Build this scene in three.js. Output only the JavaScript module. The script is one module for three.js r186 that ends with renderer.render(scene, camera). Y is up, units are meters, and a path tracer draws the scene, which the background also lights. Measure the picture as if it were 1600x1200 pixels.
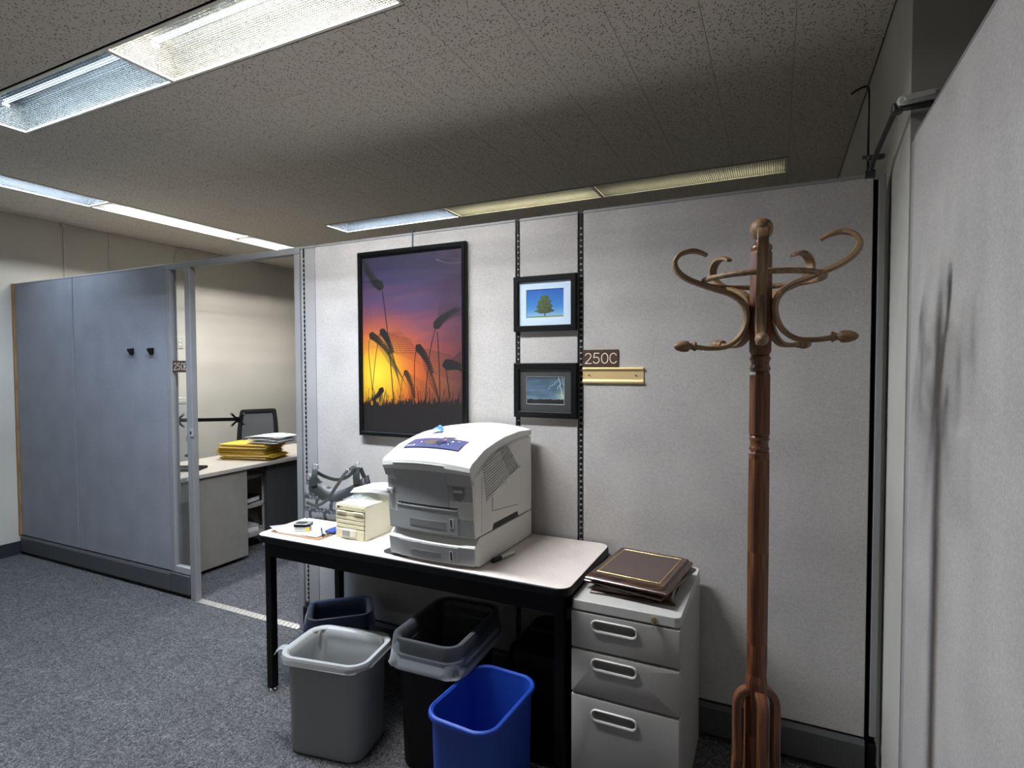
import * as THREE from 'three';
import { RoundedBoxGeometry } from 'three/addons/geometries/RoundedBoxGeometry.js';
import { mergeGeometries, toCreasedNormals, mergeVertices } from 'three/addons/utils/BufferGeometryUtils.js';
import { RectAreaLightUniformsLib } from 'three/addons/lights/RectAreaLightUniformsLib.js';

// ---------------------------------------------------------------- camera, light levels, exposure
const scene = new THREE.Scene();
scene.background = new THREE.Color(0x000000);
const camera = new THREE.PerspectiveCamera(2 * Math.atan(600 / 868.73) * 180 / Math.PI, 1600 / 1200, 0.05, 60);
camera.rotation.order = 'YXZ';
camera.position.set(0, 1.5, 2.315);
camera.rotation.set(-0.0319, 0.44353, -0.00323);
RectAreaLightUniformsLib.init();
const renderer = new THREE.WebGLRenderer({ antialias: true });
renderer.toneMapping = THREE.LinearToneMapping;
renderer.toneMappingExposure = 2.8;
renderer.shadowMap.enabled = true;
const TUBE_LIGHT = 146;                 // radiance of a lit tube
const DIM = new THREE.Color().setRGB(1.0, 0.95, 0.74), WHITE = new THREE.Color().setRGB(1.0, 0.93, 0.855), COOLER = new THREE.Color().setRGB(0.70, 0.83, 1.0), NEUTRAL = new THREE.Color().setRGB(1.0, 0.96, 0.90);

// ---------------------------------------------------------------- helpers
let seed = 12345;
const rnd = () => { seed = (seed + 0x6d2b79f5) | 0; let t = Math.imul(seed ^ (seed >>> 15), 1 | seed); t = (t + Math.imul(t ^ (t >>> 7), 61 | t)) ^ t; return ((t ^ (t >>> 14)) >>> 0) / 4294967296; };
const rr = (a, b) => a + (b - a) * rnd();
const V = (x, y, z) => new THREE.Vector3(x, y, z);
const PI = Math.PI;
const used = {};
function numbered(n) { const k = used[n] = (used[n] ?? -1) + 1; return k ? n + '_' + String(k).padStart(3, '0') : n; }
function tag(o, label, category, group) { o.userData.label = label; o.userData.category = category; if (group) o.userData.group = group; return o; }
function thing(name, label, category, pos = [0, 0, 0], ry = 0, group) {
  const o = new THREE.Group(); o.name = numbered(name); o.position.set(...pos); o.rotation.y = ry; scene.add(o);
  return tag(o, label, category, group);
}
// boxes get uv in metres from the dominant axis of each face's normal
function uvm(g, s = 1) {
  if (g.index) g = g.toNonIndexed();
  if (!g.attributes.normal) g.computeVertexNormals();
  const p = g.attributes.position, n = g.attributes.normal, uv = new Float32Array(p.count * 2);
  for (let i = 0; i < p.count; i += 3) {
    let ax = 0, ay = 0, az = 0;
    for (let k = 0; k < 3; k++) { ax += Math.abs(n.getX(i + k)); ay += Math.abs(n.getY(i + k)); az += Math.abs(n.getZ(i + k)); }
    for (let k = 0; k < 3; k++) {
      const x = p.getX(i + k), y = p.getY(i + k), z = p.getZ(i + k);
      const [u, v] = ay >= ax && ay >= az ? [x, -z] : ax >= az ? [z, y] : [x, y];
      uv[(i + k) * 2] = u * s; uv[(i + k) * 2 + 1] = v * s;
    }
  }
  g.setAttribute('uv', new THREE.BufferAttribute(uv, 2));
  return g;
}
function clean(g) { g = g.index ? g.toNonIndexed() : g; for (const k of Object.keys(g.attributes)) if (!['position', 'normal', 'uv'].includes(k)) g.deleteAttribute(k); if (!g.attributes.normal) g.computeVertexNormals(); return g; }
const merge = (...gs) => mergeGeometries(gs.flat().map((g) => { g = clean(g); return g.attributes.uv ? g : uvm(g); }));
const box = (w, h, d, x = 0, y = 0, z = 0) => uvm(new THREE.BoxGeometry(w, h, d).translate(x, y, z));
const rbox = (w, h, d, x = 0, y = 0, z = 0, r = 0.004, s = 2) => uvm(new RoundedBoxGeometry(w, h, d, s, Math.min(r, w / 2.01, h / 2.01, d / 2.01)).translate(x, y, z));
// box between two corners
const span = (x0, y0, z0, x1, y1, z1, r = 0) => r ? rbox(x1 - x0, y1 - y0, z1 - z0, (x0 + x1) / 2, (y0 + y1) / 2, (z0 + z1) / 2, r) : box(x1 - x0, y1 - y0, z1 - z0, (x0 + x1) / 2, (y0 + y1) / 2, (z0 + z1) / 2);
const cyl = (r0, r1, h, n = 20) => new THREE.CylinderGeometry(r0, r1, h, n);
const lathe = (pts, n = 32) => new THREE.LatheGeometry(pts.map((p) => new THREE.Vector2(p[0], p[1])), n);
const tube = (pts, r, n = 40, m = 8, closed = false) => new THREE.TubeGeometry(new THREE.CatmullRomCurve3(pts, closed, 'centripetal'), n, r, m, closed);
function mesh(name, g, m, parent, label) {
  const o = new THREE.Mesh(g, m); o.name = parent ? name : numbered(name); o.castShadow = o.receiveShadow = true; (parent || scene).add(o);
  if (label) o.userData.label = label;
  return o;
}
function struct(name, g, m, parent) { const o = mesh(name, g, m, parent); if (!parent) o.userData.kind = 'structure'; return o; }
// closed loops (arrays of Vector3, same count) joined into a skin, ends capped as fans
function loft(loops, { capA = true, capB = true, closed = true, crease = 0.6, uv } = {}) {
  const n = loops[0].length, pos = [], uvs = [], idx = [];
  const cols = closed ? n + 1 : n;
  let v = 0;
  loops.forEach((L, i) => {
    let u = 0;
    const c = i ? L[0].distanceTo(loops[i - 1][0]) : 0; v += c;
    for (let k = 0; k < cols; k++) { const p = L[k % n]; if (k) u += p.distanceTo(L[(k - 1) % n]); pos.push(p.x, p.y, p.z); uvs.push(...(uv ? uv(i / (loops.length - 1), k / (cols - 1), p) : [u, v])); }
  });
  for (let i = 0; i < loops.length - 1; i++) for (let k = 0; k < cols - 1; k++) {
    const a = i * cols + k, b = a + 1, c = a + cols, d = c + 1; idx.push(a, b, c, b, d, c);
  }
  const cap = (L, flip) => {
    const m = L.reduce((s, p) => s.add(p), V(0, 0, 0)).multiplyScalar(1 / n), b = pos.length / 3;
    pos.push(m.x, m.y, m.z); uvs.push(m.x, m.z);
    L.forEach((p) => { pos.push(p.x, p.y, p.z); uvs.push(p.x, p.z); });
    for (let k = 0; k < n; k++) { const p = b + 1 + k, q = b + 1 + (k + 1) % n; flip ? idx.push(b, q, p) : idx.push(b, p, q); }
  };
  if (capA) cap(loops[0], true);
  if (capB) cap(loops[loops.length - 1], false);
  let g = new THREE.BufferGeometry();
  g.setAttribute('position', new THREE.Float32BufferAttribute(pos, 3)); g.setAttribute('uv', new THREE.Float32BufferAttribute(uvs, 2)); g.setIndex(idx);
  return toCreasedNormals(g, crease);
}
// rounded rectangle loop in the xz plane, counter-clockwise seen from above reversed so that loft() faces outward going up
function rrect(w, d, r, y, seg = 6, f) {
  const out = [];
  for (const [cx, cz, a0] of [[w / 2 - r, d / 2 - r, 0], [-w / 2 + r, d / 2 - r, PI / 2], [-w / 2 + r, -d / 2 + r, PI], [w / 2 - r, -d / 2 + r, 1.5 * PI]])
    for (let k = 0; k <= seg; k++) { const a = a0 + (k / seg) * PI / 2; const p = V(cx + r * Math.cos(a), y, cz + r * Math.sin(a)); out.push(f ? f(p, a) : p); }
  return out.reverse();
}
// flat shape in xy, extruded to +z with a bevel
function extr(shape, depth, bevel = 0, seg = 2) {
  return uvm(new THREE.ExtrudeGeometry(shape, { depth: depth - 2 * bevel, bevelEnabled: bevel > 0, bevelThickness: bevel, bevelSize: bevel, bevelOffset: -bevel, bevelSegments: seg, curveSegments: 10 }).translate(0, 0, bevel));
}
const poly = (pts) => new THREE.Shape(pts.map((p) => new THREE.Vector2(p[0], p[1])));
function rshape(w, h, r, cx = 0, cy = 0) {
  const s = new THREE.Shape(), x = cx - w / 2, y = cy - h / 2;
  s.moveTo(x + r, y); s.lineTo(x + w - r, y); s.absarc(x + w - r, y + r, r, -PI / 2, 0); s.lineTo(x + w, y + h - r); s.absarc(x + w - r, y + h - r, r, 0, PI / 2);
  s.lineTo(x + r, y + h); s.absarc(x + r, y + h - r, r, PI / 2, PI); s.lineTo(x, y + r); s.absarc(x + r, y + r, r, PI, 1.5 * PI);
  return s;
}
// picture-frame ring of given outer size and bar width, lying in xy, depth to +z
function ring(w, h, bar, depth, bevel = 0.003) {
  const L = (i, z) => [V(-w / 2 + i, -h / 2 + i, z), V(w / 2 - i, -h / 2 + i, z), V(w / 2 - i, h / 2 - i, z), V(-w / 2 + i, h / 2 - i, z)];
  return uvm(loft([L(0, 0), L(0, depth - bevel), L(bevel, depth), L(bar - bevel, depth), L(bar, depth - bevel), L(bar, 0), L(0, 0)], { capA: false, capB: false, crease: 0.3 }));
}
// several alike pieces, each a part of its own
const parts = (name, gs, mat, parent, label) => gs.map((g) => mesh(name, g, mat, parent, label));
// sheet with uv 0..1 facing +z
const sheet = (w, h, x = 0, y = 0, z = 0) => new THREE.PlaneGeometry(w, h).translate(x, y, z);
// thin slab facing +z whose front carries uv 0..1 (the picture), the sides a sliver of it
function printSlab(w, h, t) {
  const g = new THREE.BoxGeometry(w, h, t).toNonIndexed(), p = g.attributes.position, uv = g.attributes.uv;
  for (let i = 0; i < p.count; i++) uv.setXY(i, p.getX(i) / w + 0.5, p.getY(i) / h + 0.5);
  return g;
}

// ---------------------------------------------------------------- textures
function noiseTex(size, fn, { srgb = false, repeat = 1, ch = 1 } = {}) {
  const d = new Uint8Array(size * size * 4);
  for (let y = 0; y < size; y++) for (let x = 0; x < size; x++) {
    const c = fn(x, y), i = (y * size + x) * 4, a = Array.isArray(c) ? c : [c, c, c];
    for (let k = 0; k < 3; k++) d[i + k] = Math.max(0, Math.min(255, a[k])); d[i + 3] = 255;
  }
  const t = new THREE.DataTexture(d, size, size); t.wrapS = t.wrapT = THREE.RepeatWrapping; t.magFilter = t.minFilter = THREE.LinearFilter;
  if (srgb) t.colorSpace = THREE.SRGBColorSpace; t.repeat.set(repeat, repeat); t.needsUpdate = true; return t;
}
// tileable value noise
function vnoise(size, cells) {
  const g = new Float32Array(cells * cells).map(() => rnd());
  return (x, y) => {
    const fx = x / size * cells, fy = y / size * cells, ix = Math.floor(fx), iy = Math.floor(fy), tx = fx - ix, ty = fy - iy, s = tx * tx * (3 - 2 * tx), q = ty * ty * (3 - 2 * ty);
    const G = (a, b) => g[((b % cells + cells) % cells) * cells + ((a % cells + cells) % cells)];
    return (G(ix, iy) * (1 - s) + G(ix + 1, iy) * s) * (1 - q) + (G(ix, iy + 1) * (1 - s) + G(ix + 1, iy + 1) * s) * q;
  };
}
function canvasTex(w, h, draw, { repeat = false } = {}) {
  const c = document.createElement('canvas'); c.width = w; c.height = h; draw(c.getContext('2d'), w, h);
  const t = new THREE.CanvasTexture(c); t.colorSpace = THREE.SRGBColorSpace; t.magFilter = THREE.LinearFilter; if (repeat) t.wrapS = t.wrapT = THREE.RepeatWrapping; return t;
}
const S = 512;
const nA = vnoise(S, 256), nB = vnoise(S, 64), nC = vnoise(S, 12), nD = vnoise(S, 128), nE = vnoise(S, 5);
const carpetMap = noiseTex(S, (x, y) => { const v = 92 + (nA(x, y) - 0.5) * 75 + (nD(x, y) - 0.5) * 50 + (nB(x, y) - 0.5) * 30 + (nC(x, y) - 0.5) * 10; return [v, v * 0.99, v * 1.01]; }, { srgb: true, repeat: 1.6 });
const carpetBump = noiseTex(S, (x, y) => 128 + (nA(x, y) - 0.5) * 160 + (nD(x, y) - 0.5) * 120, { repeat: 1.6 });
const weaveBump = noiseTex(S, (x, y) => 128 + 50 * Math.sin(x * PI / 2) * Math.sin(y * PI / 2) + (nA(x, y) - 0.5) * 120, { repeat: 3 });
const weaveMap = noiseTex(S, (x, y) => { const v = 238 + (nA(x, y) - 0.5) * 20 + (nD(x, y) - 0.5) * 16 + (nE(x, y) - 0.5) * 12; return [v, v, v]; }, { srgb: true, repeat: 1.7 });
const paintBump = noiseTex(S, (x, y) => 128 + (nB(x, y) - 0.5) * 100 + (nD(x, y) - 0.5) * 90, { repeat: 1.3 });
const wallMap = noiseTex(S, (x, y) => { const v = 244 + (nE(x, y) - 0.5) * 16 + (nC(x, y) - 0.5) * 8; return [v, v, v * 0.99]; }, { srgb: true, repeat: 0.45 });
const plasticBump = noiseTex(S, (x, y) => 128 + (nA(x, y) - 0.5) * 140, { repeat: 6 });
const smudge = noiseTex(S, (x, y) => 150 + (nB(x, y) - 0.5) * 60 + (nC(x, y) - 0.5) * 110, { repeat: 1.5 });
const laminateMap = noiseTex(S, (x, y) => { const v = 236 + (nA(x, y) - 0.5) * 26 + (nC(x, y) - 0.5) * 10; return [v, v * 0.985, v * 0.975]; }, { srgb: true, repeat: 2 });
function woodTex(base, dark, light, repeat) {          // grain runs along v
  const g1 = vnoise(S, 90), g2 = vnoise(S, 30), g3 = vnoise(S, 8);
  return noiseTex(S, (x, y) => {
    const a = g1(x, y * 0.0625 * 0 + Math.floor(y / 8) * 0 + y / 16) - 0.5, b = g2(x + 12 * g3(x, y / 4), y / 16) - 0.5, c = g3(x, y / 4) - 0.5;
    const t = a * 0.5 + b * 0.9 + c * 0.5;
    return [0, 1, 2].map((k) => base[k] + (t > 0 ? (light[k] - base[k]) * t * 1.6 : (base[k] - dark[k]) * t * 1.6));
  }, { srgb: true, repeat });
}
const rackWood = woodTex([128, 76, 38], [76, 40, 18], [160, 102, 56], 4), hookWood = woodTex([142, 110, 76], [96, 70, 46], [176, 142, 104], 4), plaqueWood = woodTex([64, 40, 28], [36, 20, 14], [90, 58, 40], 3), pineWood = woodTex([205, 160, 100], [170, 120, 70], [225, 185, 130], 3);
// punched ceiling tiles: 0.6 m square of random holes
const HOLES = Array.from({ length: 1500 }, () => [rnd(), rnd(), rr(0.0013, 0.0023)]);
const tileMap = canvasTex(1024, 1024, (c, w) => {
  c.fillStyle = '#f4f1ea'; c.fillRect(0, 0, w, w);
  for (let i = 0; i < 6000; i++) { c.fillStyle = `rgba(${rnd() < 0.5 ? '255,255,255' : '190,185,175'},0.12)`; c.fillRect(rnd() * w, rnd() * w, rr(2, 9), rr(2, 9)); }
  c.fillStyle = '#4a463f';
  for (const [x, y, r] of HOLES) { c.beginPath(); c.arc(x * w, y * w, r / 0.6 * w, 0, 7); c.fill(); }
}, { repeat: true });
tileMap.repeat.set(1 / 0.6, 1 / 0.6);
const tileBump = canvasTex(1024, 1024, (c, w) => { c.fillStyle = '#fff'; c.fillRect(0, 0, w, w); c.fillStyle = '#000'; for (const [x, y, r] of HOLES) { c.beginPath(); c.arc(x * w, y * w, r / 0.6 * w, 0, 7); c.fill(); } }, { repeat: true });
tileBump.repeat.set(1 / 0.6, 1 / 0.6); tileBump.colorSpace = THREE.NoColorSpace;
// prismatic lens relief: small pyramids on an 8 mm pitch
const prismMap = noiseTex(64, (x, y) => { const e = Math.max(Math.abs((x % 32) / 16 - 1), Math.abs((y % 32) / 16 - 1)), v = 255 - 135 * e * e * e - ((x ^ y) & 32 ? 18 : 0); return [v, v, v]; }, { srgb: true, repeat: 1 / 0.026 });
const prismBump = noiseTex(64, (x, y) => 255 * (1 - Math.max(Math.abs((x % 32) / 16 - 1), Math.abs((y % 32) / 16 - 1))), { repeat: 1 / 0.02 });

// ---------------------------------------------------------------- materials
const lin = (r, g, b) => new THREE.Color().setRGB(r, g, b);
const M = (o) => new THREE.MeshPhysicalMaterial(o);
const m = {
  carpet: M({ map: carpetMap, bumpMap: carpetBump, bumpScale: 0.004, roughness: 1, color: lin(0.72, 0.71, 0.72) }),
  fabric: M({ color: lin(0.48, 0.452, 0.436), map: weaveMap, bumpMap: weaveBump, bumpScale: 0.0005, roughness: 0.95, sheen: 0.15 }),
  fabricBlue: M({ color: lin(0.27, 0.275, 0.305), map: weaveMap, bumpMap: weaveBump, bumpScale: 0.0005, roughness: 0.95, sheen: 0.15 }),
  frame: M({ color: lin(0.235, 0.23, 0.235), roughness: 0.5, bumpMap: plasticBump, bumpScale: 0.0001 }),
  frameLight: M({ color: lin(0.31, 0.30, 0.30), roughness: 0.5 }),
  baseCover: M({ color: lin(0.06, 0.06, 0.063), roughness: 0.55, bumpMap: plasticBump, bumpScale: 0.0002 }),
  black: M({ color: lin(0.005, 0.005, 0.0055), roughness: 0.6, specularIntensity: 0.35 }),
  blackGloss: M({ color: lin(0.005, 0.005, 0.0055), roughness: 0.3, specularIntensity: 0.45 }),
  blackPaint: M({ color: lin(0.0045, 0.0045, 0.005), roughness: 0.45, specularIntensity: 0.35, bumpMap: plasticBump, bumpScale: 0.00015 }),
  creamWall: M({ color: lin(0.60, 0.565, 0.50), map: wallMap, bumpMap: paintBump, bumpScale: 0.0008, roughness: 0.85 }),
  whiteWall: M({ color: lin(0.50, 0.485, 0.455), map: wallMap, bumpMap: paintBump, bumpScale: 0.0008, roughness: 0.8 }),
  ceilingTile: M({ color: lin(0.76, 0.72, 0.655), map: tileMap, bumpMap: tileBump, bumpScale: 0.003, roughness: 0.95 }),
  plenum: M({ color: lin(0.22, 0.21, 0.19), roughness: 1 }),
  cove: M({ color: lin(0.018, 0.019, 0.024), roughness: 0.6 }),
  pine: M({ map: pineWood, roughness: 0.6, color: lin(0.5, 0.5, 0.5) }),
  lens: M({ color: lin(0.90, 0.95, 1), transmission: 1, thickness: 0, roughness: 0.02, ior: 1.5, specularIntensity: 0.12, map: prismMap, bumpMap: prismBump, bumpScale: 0.004, side: THREE.DoubleSide }),
  lensGlow: M({ color: lin(0.96, 0.98, 1), transmission: 1, thickness: 0, roughness: 0.13, ior: 1.5, specularIntensity: 0.25, map: prismMap, bumpMap: prismBump, bumpScale: 0.004, side: THREE.DoubleSide }),
  lensOff: M({ color: lin(0.85, 0.84, 0.74), transmission: 0.8, thickness: 0, roughness: 0.65, ior: 1.5, map: prismMap, bumpMap: prismBump, bumpScale: 0.004, side: THREE.DoubleSide }),
  housing: M({ color: lin(0.11, 0.11, 0.11), roughness: 0.6 }),
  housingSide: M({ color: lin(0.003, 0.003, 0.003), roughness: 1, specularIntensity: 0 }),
  lensFrame: M({ color: lin(0.86, 0.83, 0.70), roughness: 0.35 }),
  tubeOff: M({ color: lin(0.8, 0.8, 0.78), roughness: 0.3 }),
  laminate: M({ color: lin(0.74, 0.69, 0.665), map: laminateMap, roughness: 0.42, roughnessMap: null, bumpMap: plasticBump, bumpScale: 0.0001 }),
  deskTop: M({ color: lin(0.56, 0.52, 0.45), map: laminateMap, roughness: 0.45 }),
  deskPanel: M({ color: lin(0.30, 0.285, 0.265), map: laminateMap, roughness: 0.6 }),
  deskDark: M({ color: lin(0.045, 0.043, 0.043), roughness: 0.7 }),
  chrome: M({ color: lin(0.75, 0.75, 0.75), metalness: 1, roughness: 0.22 }),
  steel: M({ color: lin(0.6, 0.6, 0.6), metalness: 1, roughness: 0.35 }),
  aluminium: M({ color: lin(0.78, 0.76, 0.72), metalness: 1, roughness: 0.38 }),
  printerWhite: M({ color: lin(0.72, 0.71, 0.68), roughness: 0.45, bumpMap: plasticBump, bumpScale: 0.00012 }),
  printerSide: M({ color: lin(0.70, 0.69, 0.655), roughness: 0.5, bumpMap: plasticBump, bumpScale: 0.00012 }),
  printerGrey: M({ color: lin(0.43, 0.43, 0.425), roughness: 0.5, bumpMap: plasticBump, bumpScale: 0.00012 }),
  printerGreyLight: M({ color: lin(0.62, 0.62, 0.62), roughness: 0.5 }),
  slot: M({ color: lin(0.03, 0.03, 0.03), roughness: 0.7 }),
  shade: M({ color: lin(0.25, 0.25, 0.245), roughness: 0.6 }),
  blueStick: M({ color: lin(0.10, 0.32, 0.75), roughness: 0.6 }),
  yellowStick: M({ color: lin(0.78, 0.78, 0.18), roughness: 0.7 }),
  beige: M({ color: lin(0.66, 0.60, 0.40), roughness: 0.45, bumpMap: plasticBump, bumpScale: 0.00012 }),
  beigeTop: M({ color: lin(0.70, 0.66, 0.50), roughness: 0.45 }),
  greyPull: M({ color: lin(0.32, 0.30, 0.27), roughness: 0.5 }),
  paper: M({ color: lin(0.85, 0.85, 0.85), roughness: 0.9 }),
  hardboard: M({ color: lin(0.42, 0.25, 0.13), roughness: 0.7, map: laminateMap }),
  yellowFolder: M({ color: lin(0.72, 0.48, 0.03), roughness: 0.7 }),
  yellowDark: M({ color: lin(0.55, 0.36, 0.03), roughness: 0.7 }),
  meshGrey: M({ color: lin(0.075, 0.075, 0.078), roughness: 0.8, bumpMap: weaveBump, bumpScale: 0.001 }),
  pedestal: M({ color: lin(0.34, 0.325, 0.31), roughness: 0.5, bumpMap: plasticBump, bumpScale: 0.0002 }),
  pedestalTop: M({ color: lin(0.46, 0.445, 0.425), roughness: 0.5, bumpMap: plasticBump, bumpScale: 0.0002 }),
  brass: M({ color: lin(0.55, 0.40, 0.18), metalness: 1, roughness: 0.35 }),
  goldFoil: M({ color: lin(0.95, 0.72, 0.28), metalness: 1, roughness: 0.3 }),
  plaque: M({ map: plaqueWood, roughness: 0.3, clearcoat: 0.5, clearcoatRoughness: 0.2 }),
  leather: M({ color: lin(0.075, 0.05, 0.045), roughness: 0.5, bumpMap: plasticBump, bumpScale: 0.0004 }),
  rack: M({ map: rackWood, color: lin(0.60, 0.55, 0.48), roughness: 0.38, clearcoat: 0.25, clearcoatRoughness: 0.3 }),
  hook: M({ map: hookWood, color: lin(0.78, 0.78, 0.78), roughness: 0.55 }),
  binGrey: M({ color: lin(0.25, 0.25, 0.245), roughness: 0.5, bumpMap: plasticBump, bumpScale: 0.0003 }),
  binBlack: M({ color: lin(0.006, 0.0055, 0.0055), roughness: 0.5, specularIntensity: 0.4, bumpMap: plasticBump, bumpScale: 0.0003 }),
  binBlue: M({ color: lin(0.012, 0.055, 0.36), roughness: 0.45, bumpMap: plasticBump, bumpScale: 0.0003 }),
  binNavy: M({ color: lin(0.008, 0.012, 0.036), roughness: 0.5, bumpMap: plasticBump, bumpScale: 0.0003 }),
  liner: M({ color: lin(0.58, 0.6, 0.63), transmission: 0.93, thickness: 0, roughness: 0.33, ior: 1.5, side: THREE.DoubleSide }),
  linerWhite: M({ color: lin(0.72, 0.73, 0.74), transmission: 0.55, thickness: 0, roughness: 0.4, side: THREE.DoubleSide }),
  linerMilky: M({ color: lin(0.6, 0.62, 0.65), transmission: 0.7, thickness: 0, roughness: 0.6, side: THREE.DoubleSide }),
  clear: M({ color: lin(0.9, 0.92, 0.92), transmission: 0.9, thickness: 0, roughness: 0.2, side: THREE.DoubleSide }),
  glass: M({ color: lin(0.97, 0.98, 0.98), transmission: 1, thickness: 0, roughness: 0.02, ior: 1.5, side: THREE.DoubleSide }),
  cable: M({ color: lin(0.03, 0.028, 0.025), roughness: 0.6 }),
  bagLeather: M({ color: lin(0.024, 0.027, 0.026), roughness: 0.45 }),
  bagStrap: M({ color: lin(0.045, 0.048, 0.042), roughness: 0.5 }),
  padBlack: M({ color: lin(0.018, 0.018, 0.025), roughness: 0.5 }),
  gunmetal: M({ color: lin(0.07, 0.073, 0.075), roughness: 0.35, metalness: 0.6 }),
  clearHead: M({ color: lin(0.82, 0.82, 0.8), roughness: 0.18, metalness: 0.15 }),
};

// ================================================================ THE ROOM
const H = 2.725, XL = -5.5, XR = 0.355, ZB = -4.6, ZF = 4.4;
struct('floor', span(XL - 0.1, -0.06, ZB - 0.1, 2.2, 0, ZF + 0.1), m.carpet);
const wallLeft = struct('wall_left', span(XL - 0.1, 0, ZB, XL, H + 0.15, ZF), m.creamWall);
struct('wall_back', span(XL - 0.1, 0, ZB - 0.1, XR + 0.1, H + 0.15, ZB), m.creamWall);
struct('wall_right', merge(span(XR, 0, ZB, 2.2, H + 0.15, 0.28)), m.whiteWall);
struct('wall_side', span(2.1, 0, 0.28, 2.2, H + 0.15, ZF), m.whiteWall);
struct('wall_front', span(XL - 0.1, 0, ZF, 2.2, H + 0.15, ZF + 0.1), m.creamWall);
struct('baseboard_left', span(XL, 0, -4.5, XL + 0.012, 0.105, 4.3, 0.003), m.cove);
struct('trim_1', span(XL, 0.155, -0.055, XL + 0.026, 2.168, 0.012, 0.003), m.pine);
// battens and the raceway on the left wall
struct('trim_2', merge(span(XL, 0.105, -0.372, XL + 0.012, H - 0.03, -0.354, 0.003), span(XL, H - 0.035, -0.40, XL + 0.02, H, -0.34, 0.004)), m.creamWall, wallLeft);
struct('trim_3', merge(span(XL, 0.105, -0.735, XL + 0.012, H, -0.715, 0.003), span(XL, H - 0.02, -0.745, XL + 0.016, H, -0.70, 0.003)), m.creamWall, wallLeft);
struct('conduit', tube([V(XL + 0.01, 0.1, -1.33), V(XL + 0.01, 1.4, -1.33), V(XL + 0.01, 2.62, -1.33), V(XL + 0.01, 2.69, -1.36), V(XL + 0.01, H - 0.01, -1.44), V(XL + 0.01, H - 0.009, -1.7), V(XL + 0.01, H - 0.009, -4.5)], 0.009, 120, 8), m.creamWall, wallLeft);

// ---- light fittings: cells of the tile grid that they take (x0, x1, z0, z1)
const fittings = [];
for (let k = 0; k < 2; k++) fittings.push({ x0: -3.549 + 1.2 * k, x1: -2.349 + 1.2 * k, z0: 0.73, z1: 1.03, lit: k ? [1, 1] : [1, 0], col: k ? WHITE : COOLER, glow: COOLER, p: k ? 2.1 : 1.8, label: k ? 'ceiling light with both tubes lit behind its pebbled lens, beside one half dark' : 'nearest half-dark ceiling light with one bright tube behind its clear lens' });
for (let k = 0; k < 3; k++) fittings.push({ x0: -3.549 + 1.2 * k, x1: -2.349 + 1.2 * k, z0: -1.67, z1: -1.37, lit: k ? [0, 1] : [0, 1], col: k ? DIM : COOLER, dim: k > 0, p: k ? [0, 0.10, 0.045][k] : 0.7, label: ['far ceiling light with one blue-white tube, beyond the poster panel', 'dim yellowish ceiling light next to the blue-white one beyond the panels', 'dim grey end ceiling light nearest the white wall, its lens ribbed'][k] });
for (let k = 0; k < 3; k++) fittings.push({ x0: -4.749, x1: -4.449, z0: -2.57 + 1.2 * k, z1: -1.37 + 1.2 * k, lit: [1, 1], col: [NEUTRAL, NEUTRAL, COOLER][k], p: [0.75, 0.86, 0.5][k], alongZ: true, label: ['farthest stretch of the lengthwise light strip, cut off by the door header', 'white-lit part of the lengthwise light strip above the doorway', 'blue-lit near part of the lengthwise light strip by the cream wall'][k] });
// a row behind the camera, switched on like the others
for (const k of [0, 2]) fittings.push({ x0: -3.549 + 1.2 * k, x1: -2.349 + 1.2 * k, z0: 3.13, z1: 3.43, lit: [1, 1], col: WHITE, p: 0.16, label: k ? 'recessed ceiling light outside the picture, behind the viewer at the right' : 'recessed ceiling light outside the picture, behind the viewer at the left' });

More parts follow.
